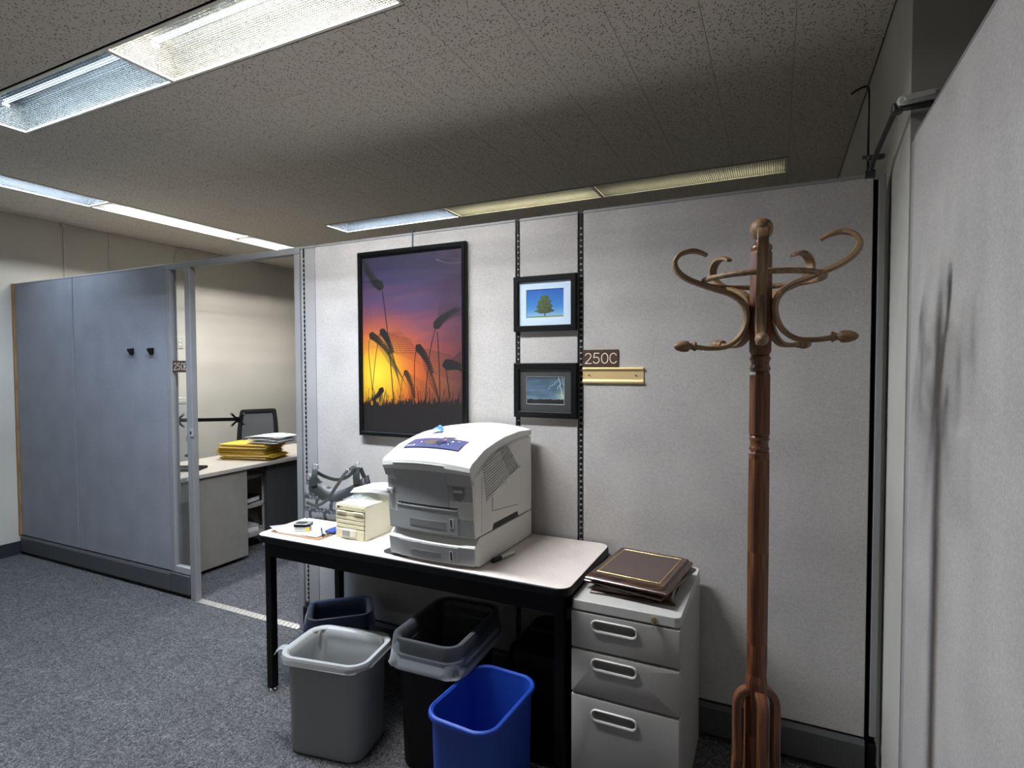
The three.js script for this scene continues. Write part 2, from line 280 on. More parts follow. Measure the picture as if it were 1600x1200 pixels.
// ---- ceiling slab with openings, and its tiles
{
  const s = poly([[XL - 0.1, -(ZB - 0.1)], [2.2, -(ZB - 0.1)], [2.2, -(ZF + 0.1)], [XL - 0.1, -(ZF + 0.1)]]);
  for (const f of fittings) s.holes.push(new THREE.Path([[f.x0, -f.z0], [f.x1, -f.z0], [f.x1, -f.z1], [f.x0, -f.z1]].map((p) => new THREE.Vector2(...p))));
  const slab = uvm(new THREE.ExtrudeGeometry(s, { depth: 0.03, bevelEnabled: false }).rotateX(-PI / 2).translate(0, H + 0.012, 0));
  const ceiling = struct('ceiling', slab, m.plenum);
  const roofAbove = struct('ceiling_deck', span(XL - 0.1, H + 0.15, ZB - 0.1, 2.2, H + 0.2, ZF + 0.1), m.plenum);
  roofAbove.userData.kind = 'structure';
  const cache = {};
  function tile(x0, x1, z0, z1) {
    const w = x1 - x0, d = z1 - z0, v = Math.floor(rnd() * 4), key = w.toFixed(3) + '_' + d.toFixed(3) + '_' + v;
    if (!cache[key]) {
      const g = 0.0005, b = 0.0017, L = (dx, dz, y) => [V(-w / 2 + dx, y, -d / 2 + dz), V(w / 2 - dx, y, -d / 2 + dz), V(w / 2 - dx, y, d / 2 - dz), V(-w / 2 + dx, y, d / 2 - dz)];
      const geo = loft([L(g, g, 0.0115), L(g, g, b), L(b, b, 0)].reverse().map((l) => l.slice().reverse()), { capB: false, crease: 0.2 });
      const u = uvm(geo), a = u.attributes.uv; for (let i = 0; i < a.count; i++) a.setXY(i, a.getX(i) + v * 0.137, a.getY(i) + v * 0.211);
      cache[key] = u;
    }
    const o = mesh('ceiling_tile', cache[key], m.ceilingTile, ceiling); o.position.set((x0 + x1) / 2, H, (z0 + z1) / 2);
  }
  // wide grid: columns of 0.3 m, rows of 0.6 m; fittings cut the tiles they meet
  let far = [];
  for (let i = -19; i < 7; i++) for (let j = -9; j < 6; j++) {
    let x0 = 0.051 + 0.3 * i, x1 = x0 + 0.3, z0 = 0.43 + 0.6 * j, z1 = z0 + 0.6;
    x0 = Math.max(x0, XL); x1 = Math.min(x1, z0 > 0.3 ? 2.1 : XR); z0 = Math.max(z0, ZB); z1 = Math.min(z1, ZF);
    if (z0 < 0.28 && x0 > XR - 0.02) continue;
    if (x1 - x0 < 0.02 || z1 - z0 < 0.02) continue;
    let parts = [[z0, z1]];
    for (const f of fittings) if (f.x0 < x1 - 0.01 && f.x1 > x0 + 0.01) parts = parts.flatMap(([a, b]) => {
      if (f.z1 < a + 0.01 || f.z0 > b - 0.01) return [[a, b]];
      return [[a, f.z0], [f.z1, b]].filter(([p, q]) => q - p > 0.02);
    });
    for (const [a, b] of parts) if (a < 1.45 && a > -3.9) tile(x0, x1, a, b); else far.push([x0, x1, a, b]);
  }
  const rest = mesh('ceiling_tiles', merge(far.map(([x0, x1, a, b]) => span(x0 + 0.001, H, a + 0.001, x1 - 0.001, H + 0.0115, b - 0.001))), m.ceilingTile, ceiling); rest.userData.kind = 'stuff';
}
for (const f of fittings) {
  const L = 1.2, W = 0.3, hid = f.z0 > 2;
  const o = thing('ceiling_light', f.label, 'ceiling light', [(f.x0 + f.x1) / 2, H, (f.z0 + f.z1) / 2], f.alongZ ? PI / 2 : 0, 'recessed ceiling lights');
  const h = 0.146, t = 0.004;
  mesh('housing', merge(box(L - 0.004, t, W - 0.004, 0, h, 0), box(L - 0.05, 0.03, 0.05, 0, h - 0.017, 0)), m.housing, o);
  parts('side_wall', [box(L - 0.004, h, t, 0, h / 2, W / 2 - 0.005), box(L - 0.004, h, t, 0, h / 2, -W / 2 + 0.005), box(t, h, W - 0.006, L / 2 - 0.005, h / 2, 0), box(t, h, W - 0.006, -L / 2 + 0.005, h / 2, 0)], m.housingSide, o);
  mesh('lens', box(L - 0.03, 0.0006, 0.256, 0, 0.0015, 0), f.dim ? m.lensOff : f.alongZ || f.z0 < 0 ? m.lensGlow : m.lens, o);
  mesh('trim_frame', merge(box(L, 0.006, 0.014, 0, 0.001, 0.136), box(L, 0.006, 0.014, 0, 0.001, -0.136), box(0.012, 0.006, 0.262, L / 2 - 0.006, 0.001, 0), box(0.012, 0.006, 0.262, -L / 2 + 0.006, 0.001, 0)), m.lensFrame, o);
  [-0.042, 0.042].forEach((z, i) => {
    const on = f.alongZ ? f.lit[i] : (f.z0 > 0 ? (i === 0 ? f.lit[0] : f.lit[1]) : (i === 0 ? f.lit[1] : f.lit[0]));
    const mat = on ? M({ color: lin(0.9, 0.9, 0.9), emissive: f.glow || f.col, emissiveIntensity: f.dim ? 0.12 : 1.3, roughness: 0.4 }) : m.tubeOff;
    const tb = mesh('tube', merge(cyl(0.019, 0.019, 1.13, 20).rotateZ(PI / 2)), mat, o); tb.position.set(0, f.alongZ ? 0.110 : 0.1275, z);
    parts('end_cap', [-1, 1].map((s) => box(0.018, 0.05, 0.03, s * 0.578, 0.12, z)), m.housing, o);
    if (on) {
      const l = new THREE.RectAreaLight(f.col, TUBE_LIGHT * f.p, 1.13, 0.052); l.name = 'tube_light'; l.position.set(0, f.alongZ ? 0.089 : 0.1065, z); l.rotation.x = -PI / 2; o.add(l);
    }
  });
}

// ================================================================ PARTITION LINE (front face at z = 0)
const TOP = 2.168, PT = 0.075;
function panel(name, label, x0, x1, mat, extra) {
  const o = thing(name, label, 'partition', [(x0 + x1) / 2, 0, 0]);
  const w = x1 - x0;
  mesh('core', box(w - 0.006, TOP - 0.03, PT - 0.024, 0, TOP / 2 - 0.005, -PT / 2), m.baseCover, o);
  mesh('fabric_skin', rbox(w - 0.005, TOP - 0.17, 0.012, 0, (TOP + 0.158) / 2 - 0.006, -0.006, 0.003), mat, o);
  mesh('rear_skin', rbox(w - 0.005, TOP - 0.17, 0.012, 0, (TOP + 0.158) / 2 - 0.006, -PT + 0.006, 0.003), mat, o);
  mesh('top_cap', rbox(w - 0.001, 0.014, PT + 0.002, 0, TOP - 0.006, -PT / 2, 0.004), m.frame, o);
  const pr = [[-PT / 2 - 0.02, 0.02], [0.006, 0.022], [0.013, 0.03], [0.013, 0.134], [0.004, 0.15], [-PT / 2 - 0.02, 0.15]];
  mesh('base_cover', extr(poly(pr), w - 0.003, 0.001).rotateY(-PI / 2).translate((w - 0.003) / 2, 0, 0), m.baseCover, o);
  return o;
}
const P1 = panel('cubicle_panel', 'narrow grey-blue fabric panel at the far end beside the wood strip', -5.474, -4.667, m.fabricBlue);
const P2 = panel('cubicle_panel', 'wide grey-blue fabric panel carrying two small black hooks', -4.663, -3.592, m.fabricBlue);
const P3 = panel('cubicle_panel', 'warm grey fabric panel behind the sunset poster', -2.300, -1.078, m.fabric);
const P4 = panel('cubicle_panel', 'narrow grey fabric panel behind the two small framed pictures', -1.060, -0.780, m.fabric);
const P5 = panel('cubicle_panel', 'wide grey fabric panel behind the coat rack with the room number sign', -0.758, 0.303, m.fabric);
// slotted uprights between the panels
function upright(label, x, w, slots = true) {
  const o = thing('slotted_upright', label, 'upright', [x, 0, 0]);
  mesh('post', merge(box(w, TOP - 0.004, PT - 0.01, 0, TOP / 2, -PT / 2 - 0.006)), m.frame, o);
  if (slots) {
    const n = Math.floor((TOP - 0.2) / 0.0256), g = [];
    mesh('channel', box(w * 0.5, TOP - 0.17, 0.004, 0, (TOP + 0.16) / 2, -0.0085), m.black, o);
    for (let i = 0; i < n; i++) g.push(box(w * 0.5, 0.007, 0.006, 0, 0.175 + i * 0.0256, -0.0065));
    const r = mesh('rungs', merge(g), m.frame, o); r.userData.kind = 'stuff';
  }
  return o;
}
upright('slotted grey upright left of the two small framed pictures', -1.069, 0.016);
upright('slotted grey upright between the small pictures and the room sign', -0.769, 0.020);
{ // right end: black gap and the filler strip next to the white wall
  const o = thing('filler_strip', 'grey filler strip with a black gap between fabric panel and white wall', 'trim strip', [0.3, 0, 0]);
  mesh('gap_backing', box(0.034, TOP - 0.02, 0.02, 0.020, TOP / 2, -0.05), m.black, o);
  mesh('strip', rbox(0.022, TOP - 0.17, 0.03, 0.027, TOP / 2 + 0.08, -0.016, 0.003), m.frame, o);
  mesh('foot', box(0.028, 0.13, 0.03, 0.024, 0.07, -0.014), m.black, o);
}
for (const [x, l] of [[-3.952, 'small black coat hook on the blue-grey panel, farther from the doorway'], [-3.737, 'small black coat hook on the blue-grey panel, nearer the doorway']]) {
  const o = thing('coat_hook', l, 'hook', [x, 1.605, 0], 0, 'black panel hooks');
  mesh('plate', rbox(0.024, 0.04, 0.006, 0, 0.005, 0.003, 0.002), m.black, o);
  mesh('prong', extr(poly([[0, 0.024], [0.03, 0.022], [0.034, 0.012], [0.012, -0.022], [0, -0.022]]), 0.018, 0.002).rotateY(-PI / 2).translate(0.009, 0, 0.004), m.black, o);
}
{ // doorway frame with sidelight
  const o = thing('door_frame', 'grey metal doorway frame with a glazed sidelight and no door', 'door frame', [0, 0, 0]);
  mesh('header', rbox(1.179, 0.038, 0.04, -2.9995, TOP - 0.019, -0.015, 0.004), m.frame, o);
  mesh('hinge_jamb', span(-3.590, 0.155, -0.032, -3.548, 2.131, 0.004, 0.004), m.frame, o);
  mesh('latch_jamb', span(-3.398, 0, -0.034, -3.345, 2.131, 0.006, 0.004), m.frame, o);
  mesh('strike_jamb', span(-2.452, 0.0, -0.034, -2.412, 2.131, 0.004, 0.004), m.frame, o);
  mesh('sidelight_sill', rbox(0.15, 0.045, 0.036, -3.473, 0.178, -0.014, 0.004), m.frameLight, o);
  mesh('sidelight_pane', box(0.152, 1.935, 0.005, -3.473, 1.166, -0.016), m.glass, o, 'clear glass pane');
  mesh('base_cover', rbox(0.122, 0.128, 0.09, -3.529, 0.088, -0.032, 0.006), m.baseCover, o);
  mesh('base_cover', rbox(0.065, 0.128, 0.09, -3.434, 0.088, -0.030, 0.008), m.baseCover, o);
  const s = mesh('strike_plate', rbox(0.03, 0.052, 0.006, -3.350, 1.084, 0.0085, 0.002), m.frameLight, o);
  mesh('keeper_hole', rbox(0.012, 0.018, 0.004, -3.355, 1.084, 0.0107, 0.001), m.black, s);
}
{ // slotted post right of the doorway
  const o = thing('end_post', 'grey slotted end post between the doorway and the poster panel', 'post', [-2.355, 0, 0]);
  mesh('post', rbox(0.103, TOP - 0.17, PT - 0.004, 0.001, (TOP + 0.158) / 2, -PT / 2, 0.003), m.frameLight, o);
  mesh('top_cap', rbox(0.11, 0.014, PT + 0.002, 0, TOP - 0.006, -PT / 2, 0.003), m.frame, o);
  mesh('channel', box(0.009, TOP - 0.18, 0.003, -0.026, (TOP + 0.16) / 2, -0.0005), m.black, o);
  const g = []; for (let i = 0; i < 76; i++) g.push(box(0.009, 0.007, 0.004, -0.026, 0.18 + i * 0.0256, 0));
  mesh('rungs', merge(g), m.frameLight, o).userData.kind = 'stuff';
  mesh('base_block', rbox(0.1, 0.145, PT + 0.03, -0.002, 0.073, -PT / 2 + 0.006, 0.006), m.black, o);
}
{ // ribbed metal threshold
  const o = thing('threshold_strip', 'ribbed metal threshold strip on the carpet across the doorway', 'threshold', [-2.8985, 0, -0.004]);
  mesh('plate', rbox(0.885, 0.006, 0.05, 0, 0.002, 0, 0.002), m.aluminium, o);
  const g = []; for (let i = 0; i < 26; i++) g.push(rbox(0.012, 0.005, 0.05, -0.41 + i * 0.0328, 0.0055, 0, 0.002).rotateY(0).applyMatrix4(new THREE.Matrix4().makeShear(0, 0, 0, 0, 0.5, 0)).translate(0, 0, 0));
  mesh('ribs', merge(g), m.aluminium, o).userData.kind = 'stuff';
}
{ // right-hand partition coming towards the camera
  const x0 = 0.356, z0 = 0.325, z1 = 3.4;
  const o = thing('cubicle_panel', 'tall grey fabric panel running towards the viewer along the right edge', 'partition', [0, 0, 0]);
  mesh('core', span(x0 + 0.01, 0.02, z0 + 0.01, x0 + 0.06, TOP - 0.01, z1), m.baseCover, o);
  mesh('fabric_skin', span(x0, 0.158, z0 + 0.003, x0 + 0.012, TOP - 0.005, z1, 0.003), m.fabric, o);
  mesh('rear_skin', span(x0 + 0.058, 0.158, z0 + 0.003, x0 + 0.07, TOP - 0.005, z1, 0.003), m.fabric, o);
  mesh('top_cap', span(x0 + 0.001, TOP - 0.004, z0, x0 + 0.07, TOP + 0.006, z1, 0.003), m.frame, o);
  mesh('end_trim', span(x0 + 0.001, 0.0, z0 - 0.044, x0 + 0.07, TOP, z0, 0.012), m.frameLight, o);
  mesh('base_cover', span(x0 - 0.018, 0.02, z0, x0 + 0.08, 0.15, z1, 0.006), m.baseCover, o);
}
{ // cable on the white wall
  tag(mesh('wall_cable', merge(tube([V(XR - 0.004, 2.1, -0.562), V(XR - 0.004, 2.4, -0.563), V(XR - 0.004, 2.82 - 0.13, -0.57), V(XR - 0.012, 2.712, -0.57), V(XR - 0.045, 2.705, -0.57), V(XR - 0.07, 2.69, -0.57)], 0.005, 60, 6)), m.cable), 'thin dark cable running up the white wall to a bend', 'cable');
}
{ // clamp arm with the clear head on the panel corner
  const o = thing('clamp_arm', 'dark clamp arm with a pale clear oblong head above the panel corner', 'clamp arm', [0.29, TOP, -0.02]);
  mesh('clamp', merge(rbox(0.035, 0.03, 0.05, -0.002, 0.0, 0.0, 0.005), rbox(0.05, 0.016, 0.02, 0.012, 0.045, 0.05, 0.004), cyl(0.006, 0.006, 0.03, 10).rotateZ(PI / 2).translate(-0.014, 0.05, 0.05)), m.gunmetal, o);
  mesh('arm', tube([V(-0.002, 0.0, 0.0), V(0.003, 0.03, 0.05), V(0.013, 0.062, 0.16), V(0.02, 0.082, 0.26), V(0.024, 0.092, 0.33)], 0.0085, 30, 10), m.gunmetal, o);
  mesh('swivel', merge(rbox(0.03, 0.03, 0.035, 0.026, 0.09, 0.335, 0.008), rbox(0.085, 0.012, 0.03, 0.068, 0.086, 0.345, 0.005)), m.gunmetal, o);
  const hs = rshape(0.105, 0.03, 0.0149), head = mesh('head', extr(hs, 0.036, 0.008, 4).rotateZ(0.06).translate(0.073, 0.104, 0.33), m.clearHead, o);
  mesh('head_ridge', extr(rshape(0.075, 0.014, 0.0069), 0.006, 0.002, 3).rotateZ(0.06).translate(0.075, 0.106, 0.364), m.clearHead, head);
}

// ================================================================ PICTURES AND SIGNS
function wheat(c, x, y, len, ang, s) {        // an ear of wheat: kernels along a bent spine, long awns
  c.save(); c.translate(x, y); c.rotate(ang); s *= 1.9; len *= 1.12;
  for (let i = 0; i < 13; i++) {
    const t = i / 12, px = t * len, bend = t * t * len * 0.28;
    for (const sd of [-1, 1]) { c.beginPath(); c.ellipse(px, bend + sd * 4.6 * s * (1 - t * 0.4), 8.5 * s * (1 - t * 0.35), 2.7 * s * (1 - t * 0.4), sd * 0.8 + t * 0.5, 0, 7); c.fill(); }
    c.lineWidth = 1.0 * s; for (const sd of [-1, 1]) { c.beginPath(); c.moveTo(px, bend); c.quadraticCurveTo(px + 40 * s, bend + sd * 20 * s, px + 85 * s, bend + sd * 46 * s + t * 30); c.globalAlpha = 0.55; c.stroke(); c.globalAlpha = 1; }
  }
  c.restore();
}
const sunset = canvasTex(1000, 1500, (c, w, h) => {
  let g = c.createLinearGradient(0, 0, 0, h);
  [[0, '#2e2748'], [0.15, '#40325a'], [0.3, '#5a3d66'], [0.42, '#8a4a5c'], [0.52, '#b8553f'], [0.62, '#c8602c'], [0.72, '#c86a20'], [0.8, '#b0561c'], [0.86, '#4a2418'], [1, '#1a1518']].forEach(([a, b]) => g.addColorStop(a, b));
  c.fillStyle = g; c.fillRect(0, 0, w, h);
  g = c.createRadialGradient(150, 1010, 30, 150, 1010, 620); g.addColorStop(0, 'rgba(255,225,60,1)'); g.addColorStop(0.3, 'rgba(250,190,30,0.92)'); g.addColorStop(0.6, 'rgba(235,110,30,0.55)'); g.addColorStop(1, 'rgba(200,60,40,0)');
  c.fillStyle = g; c.fillRect(0, 0, w, h);
  g = c.createLinearGradient(w * 0.55, 0, w, 0); g.addColorStop(0, 'rgba(60,30,60,0)'); g.addColorStop(1, 'rgba(62,32,64,0.72)'); c.fillStyle = g; c.fillRect(0, 0, w, h * 0.9);
  for (let i = 0; i < 60; i++) { c.fillStyle = `rgba(${rnd() < 0.5 ? '70,45,90' : '200,90,70'},0.06)`; c.beginPath(); c.ellipse(rnd() * w, h * rr(0.15, 0.55), rr(120, 380), rr(12, 40), -0.1, 0, 7); c.fill(); }
  c.fillStyle = c.strokeStyle = '#1c1216';
  // stubble and dark ground
  c.beginPath(); c.moveTo(0, h); c.lineTo(0, h * 0.81); for (let x = 0; x <= w; x += 9) c.lineTo(x, h * (0.835 - 0.03 * (x / w)) + rr(-34, 30)); c.lineTo(w, h); c.fill();
  for (let i = 0; i < 80; i++) { c.strokeStyle = `rgba(${rnd() < 0.5 ? '60,46,52' : '10,8,10'},0.55)`; c.lineWidth = rr(2, 7); c.beginPath(); const x = rnd() * w, y = h * rr(0.87, 1); c.moveTo(x, y); c.lineTo(x + rr(-120, 120), y + rr(-60, 60)); c.stroke(); }
  c.fillStyle = c.strokeStyle = '#0b0608';
  const stem = (pts, lw) => { c.lineWidth = lw; c.beginPath(); c.moveTo(...pts[0]); c.bezierCurveTo(...pts[1], ...pts[2], ...pts[3]); c.stroke(); };
  stem([[325, 1260], [305, 1000], [270, 600], [215, 300]], 9); wheat(c, 210, 270, 200, PI + 0.5, 2.0);
  stem([[110, 1240], [80, 900], [40, 760], [90, 690]], 6); wheat(c, 90, 672, 210, 0.42, 1.7);
  stem([[95, 1230], [120, 950], [150, 760], [195, 650]], 6); wheat(c, 205, 640, 180, 0.75, 1.7);
  stem([[530, 1240], [545, 1050], [520, 880], [560, 800]], 7); wheat(c, 568, 780, 215, 0.72, 1.8);
  stem([[385, 1240], [400, 1100], [410, 1030], [440, 990]], 6); wheat(c, 445, 985, 190, 0.9, 1.3);
  stem([[640, 1240], [660, 950], [690, 760], [745, 640]], 8); wheat(c, 745, 620, 200, -0.85, 1.9);
  stem([[780, 1230], [780, 1000], [770, 800], [760, 660]], 8); stem([[870, 1200], [860, 1100], [850, 1020], [835, 950]], 8); wheat(c, 830, 930, 120, -0.15, 2.2);
  stem([[180, 1240], [185, 1180], [190, 1150], [210, 1120]], 8); wheat(c, 205, 1130, 120, 2.1, 1.3);
  for (let i = 0; i < 90; i++) { c.lineWidth = rr(1.5, 5); const x = rnd() * w; c.beginPath(); c.moveTo(x, h * 0.86); c.quadraticCurveTo(x + rr(-10, 10), h * 0.82, x + rr(-30, 30), h * rr(0.74, 0.83)); c.stroke(); }
});
function picture(name, label, x0, x1, y0, y1, bar, depth, frameMat, makeParts) {
  const o = thing(name, label, 'picture', [(x0 + x1) / 2, (y0 + y1) / 2, 0.001]), w = x1 - x0, h = y1 - y0;
  mesh('frame', ring(w, h, bar, depth, 0.004), frameMat, o);
  mesh('backing', box(w - 0.01, h - 0.01, 0.004, 0, 0, 0.003), m.black, o);
  makeParts(o, w - 2 * bar, h - 2 * bar);
  mesh('glazing', box(w - 2 * bar + 0.004, h - 2 * bar + 0.004, 0.0015, 0, 0, depth - 0.007), m.glass, o, 'clear glass');
  return o;
}
picture('framed_poster', 'large sunset wheat field poster in a thin black frame', -1.979, -1.330, 1.141, 2.092, 0.022, 0.028, m.blackGloss, (o, w, h) => {
  mesh('print', printSlab(w + 0.006, h + 0.006, 0.002), M({ map: sunset, roughness: 0.6, color: lin(0.8, 0.8, 0.8) }), o, 'purple, orange and yellow sunset behind wheat').position.z = 0.012;
});
{ const o = thing('hanging_wire', 'thin teal wire hanging from the panel top down to the sunset poster', 'wire', [-1.645, 0, 0]); mesh('strand', tube([V(0.012, TOP - 0.03, -PT - 0.006), V(0.01, TOP + 0.006, -PT), V(0.002, TOP + 0.007, -0.03), V(0, TOP + 0.005, 0.002), V(0, TOP - 0.02, 0.004), V(0, 2.085, 0.005)], 0.003, 40, 6), M({ color: lin(0.06, 0.12, 0.14), roughness: 0.5 }), o); }
const treePrint = canvasTex(512, 384, (c, w, h) => {
  let g = c.createLinearGradient(0, 0, 0, h); g.addColorStop(0, '#1f5fb4'); g.addColorStop(0.6, '#3f86cf'); g.addColorStop(1, '#9cc4e2'); c.fillStyle = g; c.fillRect(0, 0, w, h);
  c.fillStyle = '#8a8f4a'; c.beginPath(); c.moveTo(0, h); c.lineTo(0, h * 0.955); c.quadraticCurveTo(w * 0.6, h * 0.92, w, h * 0.95); c.lineTo(w, h); c.fill();
  c.fillStyle = '#3a3a2a'; c.fillRect(w * 0.485, h * 0.8, w * 0.03, h * 0.14);
  const cx = w * 0.485;
  for (let i = 0; i < 2600; i++) {
    const t = rnd(), y = h * (0.24 + 0.6 * t), half = w * 0.26 * Math.pow(Math.sin(Math.min(1, 0.12 + t * 0.78) * PI * 0.62), 0.8) * (0.86 + 0.14 * Math.sin(t * 23)) * (t > 0.93 ? 0.75 : 1), x = (rnd() + rnd() - 1) * half * 1.05;
    const l = 0.55 - t * 0.3 - x / w * 0.9 + rr(-0.32, 0.32); c.fillStyle = `rgb(${44 + 84 * l},${58 + 80 * l},${26 + 46 * l})`; c.beginPath(); c.arc(cx + x, y, rr(3, 8), 0, 7); c.fill();
  }
});
picture('framed_picture', 'small black framed picture of a lone green tree under blue sky', -1.082, -0.782, 1.656, 1.903, 0.026, 0.022, m.blackPaint, (o, w, h) => {
  mesh('mat_board', ring(w + 0.006, h + 0.006, 0.038, 0.003, 0.0008).translate(0, 0, 0.008), M({ color: lin(0.66, 0.76, 0.9), roughness: 0.9 }), o, 'pale blue-white mat board');
  mesh('print', printSlab(w - 0.068, h - 0.068, 0.0015), M({ map: treePrint, roughness: 0.6 }), o).position.z = 0.0075;
});
const stormPrint = canvasTex(512, 384, (c, w, h) => {
  let g = c.createLinearGradient(0, 0, 0, h); g.addColorStop(0, '#2c3d4c'); g.addColorStop(0.4, '#4d6a80'); g.addColorStop(0.6, '#40586c'); g.addColorStop(0.78, '#6e8c9a'); g.addColorStop(1, '#5e7a88'); c.fillStyle = g; c.fillRect(0, 0, w, h);
  for (let i = 0; i < 140; i++) { c.fillStyle = `rgba(${rnd() < 0.5 ? '130,165,190' : '30,44,58'},0.07)`; c.beginPath(); c.ellipse(rnd() * w, h * rr(0, 0.8), rr(40, 130), rr(10, 32), rr(-0.2, 0.2), 0, 7); c.fill(); }
  g = c.createRadialGradient(w * 0.95, h * 0.7, 5, w * 0.95, h * 0.7, 130); g.addColorStop(0, 'rgba(190,210,180,0.7)'); g.addColorStop(1, 'rgba(190,210,180,0)'); c.fillStyle = g; c.fillRect(0, 0, w, h);
  c.strokeStyle = 'rgba(225,238,240,0.9)'; c.lineJoin = 'round';
  const bolt = (pts, lw) => { c.lineWidth = lw; c.beginPath(); pts.forEach((p, i) => c[i ? 'lineTo' : 'moveTo'](p[0] * w, p[1] * h)); c.stroke(); };
  bolt([[0.84, 0], [0.86, 0.12], [0.9, 0.25], [0.88, 0.36], [0.93, 0.5], [0.92, 0.62], [0.96, 0.78]], 7); bolt([[0.86, 0.1], [0.77, 0.2], [0.74, 0.28], [0.62, 0.34], [0.59, 0.46]], 4); bolt([[0.9, 0.27], [0.83, 0.36], [0.82, 0.48]], 4); bolt([[0.93, 0], [0.95, 0.2], [0.99, 0.34]], 4);
  c.fillStyle = '#12100f'; c.beginPath(); c.moveTo(0, h); c.lineTo(0, h * 0.79); for (let x = 0; x <= w; x += 16) c.lineTo(x, h * 0.815 + rr(-6, 8)); c.lineTo(w, h); c.fill();
});
picture('framed_picture', 'small black framed picture of lightning with a dark mat', -1.082, -0.780, 1.269, 1.514, 0.028, 0.022, m.blackPaint, (o, w, h) => {
  mesh('mat_board', ring(w + 0.006, h + 0.006, 0.036, 0.003, 0.0008).translate(0, 0, 0.008), M({ color: lin(0.05, 0.05, 0.05), roughness: 0.9 }), o, 'charcoal mat board');
  mesh('mat_edge', ring(w - 0.062, h - 0.062, 0.0025, 0.003, 0.0004).translate(0, 0, 0.0078), m.paper, o, 'thin white bevel');
  mesh('print', printSlab(w - 0.064, h - 0.064, 0.0015), M({ map: stormPrint, roughness: 0.6 }), o).position.z = 0.0075;
});
const signTex = (text, w = 512, h = 256) => canvasTex(w, h, (c) => {
  c.fillStyle = '#46301f'; c.fillRect(0, 0, w, h);
  for (let i = 0; i < 900; i++) { c.fillStyle = `rgba(${rnd() < 0.5 ? '20,12,8' : '110,76,52'},0.12)`; c.fillRect(rnd() * w, rnd() * h, rr(20, 90), 1.5); }
  c.fillStyle = c.strokeStyle = '#efe6da'; c.lineWidth = 11; c.lineCap = c.lineJoin = 'round';
  // engraved single-line characters
  const glyph = { 2: [[0, .22, .08, .06, .3, 0, .52, .05, .62, .2, .6, .36, .42, .58, 0, 1, .64, 1]], 5: [[.6, 0, .1, 0, .05, .44, .3, .36, .52, .42, .64, .66, .54, .9, .3, 1, .08, .94, 0, .82]], 0: [[.33, 0, .12, .08, 0, .32, 0, .68, .12, .92, .33, 1, .54, .92, .66, .68, .66, .32, .54, .08, .33, 0]], C: [[.68, .2, .56, .06, .36, 0, .14, .08, 0, .34, 0, .66, .14, .92, .36, 1, .56, .94, .68, .8]], B: [[0, 0, 0, 1, .4, 1, .6, .9, .62, .64, .44, .5, 0, .5], [0, 0, .38, 0, .56, .1, .56, .38, .44, .5]] };
  let x = w * 0.07; const gh = h * 0.58, gy = h * 0.2, gw = w * 0.235;
  for (const ch of text) { for (const s of glyph[ch]) { c.beginPath(); const P = []; for (let i = 0; i < s.length; i += 2) P.push([x + s[i] * gw * 1.15, gy + s[i + 1] * gh]); c.moveTo(...P[0]); for (let i = 1; i < P.length - 1; i++) { const sharp = ch === '2' && i >= P.length - 3 || ch === '5' && i < 3 || ch === 'B' && (i < 2); if (sharp) c.lineTo(...P[i]); else { const n = P[i + 1]; c.quadraticCurveTo(...P[i], (P[i][0] + n[0]) / 2, (P[i][1] + n[1]) / 2); } } c.lineTo(...P[P.length - 1]); c.stroke(); } x += gw; }
});
{ const o = thing('room_sign', 'brown engraved room number sign reading 250C above the brass holder', 'sign', [-0.68, 1.532, 0.001]); const p = mesh('plate', printSlab(0.154, 0.075, 0.004), M({ map: signTex('250C'), roughness: 0.5 }), o); p.position.z = 0.002; }
{ const o = thing('name_holder', 'pale brass name plate holder, empty, under the 250C sign', 'name holder', [-0.6265, 1.4605, 0]);
  const gold = M({ color: lin(0.86, 0.64, 0.32), metalness: 0.55, roughness: 0.38 });
  mesh('channel', extr(poly([[0, -0.033], [0.008, -0.033], [0.009, -0.026], [0.0045, -0.021], [0.0035, -0.018], [0.003, 0.022], [0.008, 0.024], [0.0095, 0.028], [0.008, 0.033], [0, 0.033]]), 0.263, 0.0005).rotateY(-PI / 2).translate(0.1315, 0, 0), gold, o);
  for (const x of [-0.103, 0.1]) mesh('screw', merge(cyl(0.003, 0.003, 0.003, 12).rotateX(PI / 2).translate(x, 0, 0.0045)), m.gunmetal, o); }
{ const o = thing('room_sign', 'brown room number sign reading 250B on the sidelight glass', 'sign', [-3.470, 1.505, -0.010]); const p = mesh('plate', printSlab(0.154, 0.075, 0.004), M({ map: signTex('250B'), roughness: 0.5 }), o); p.position.set(0.0, 0, 0); }

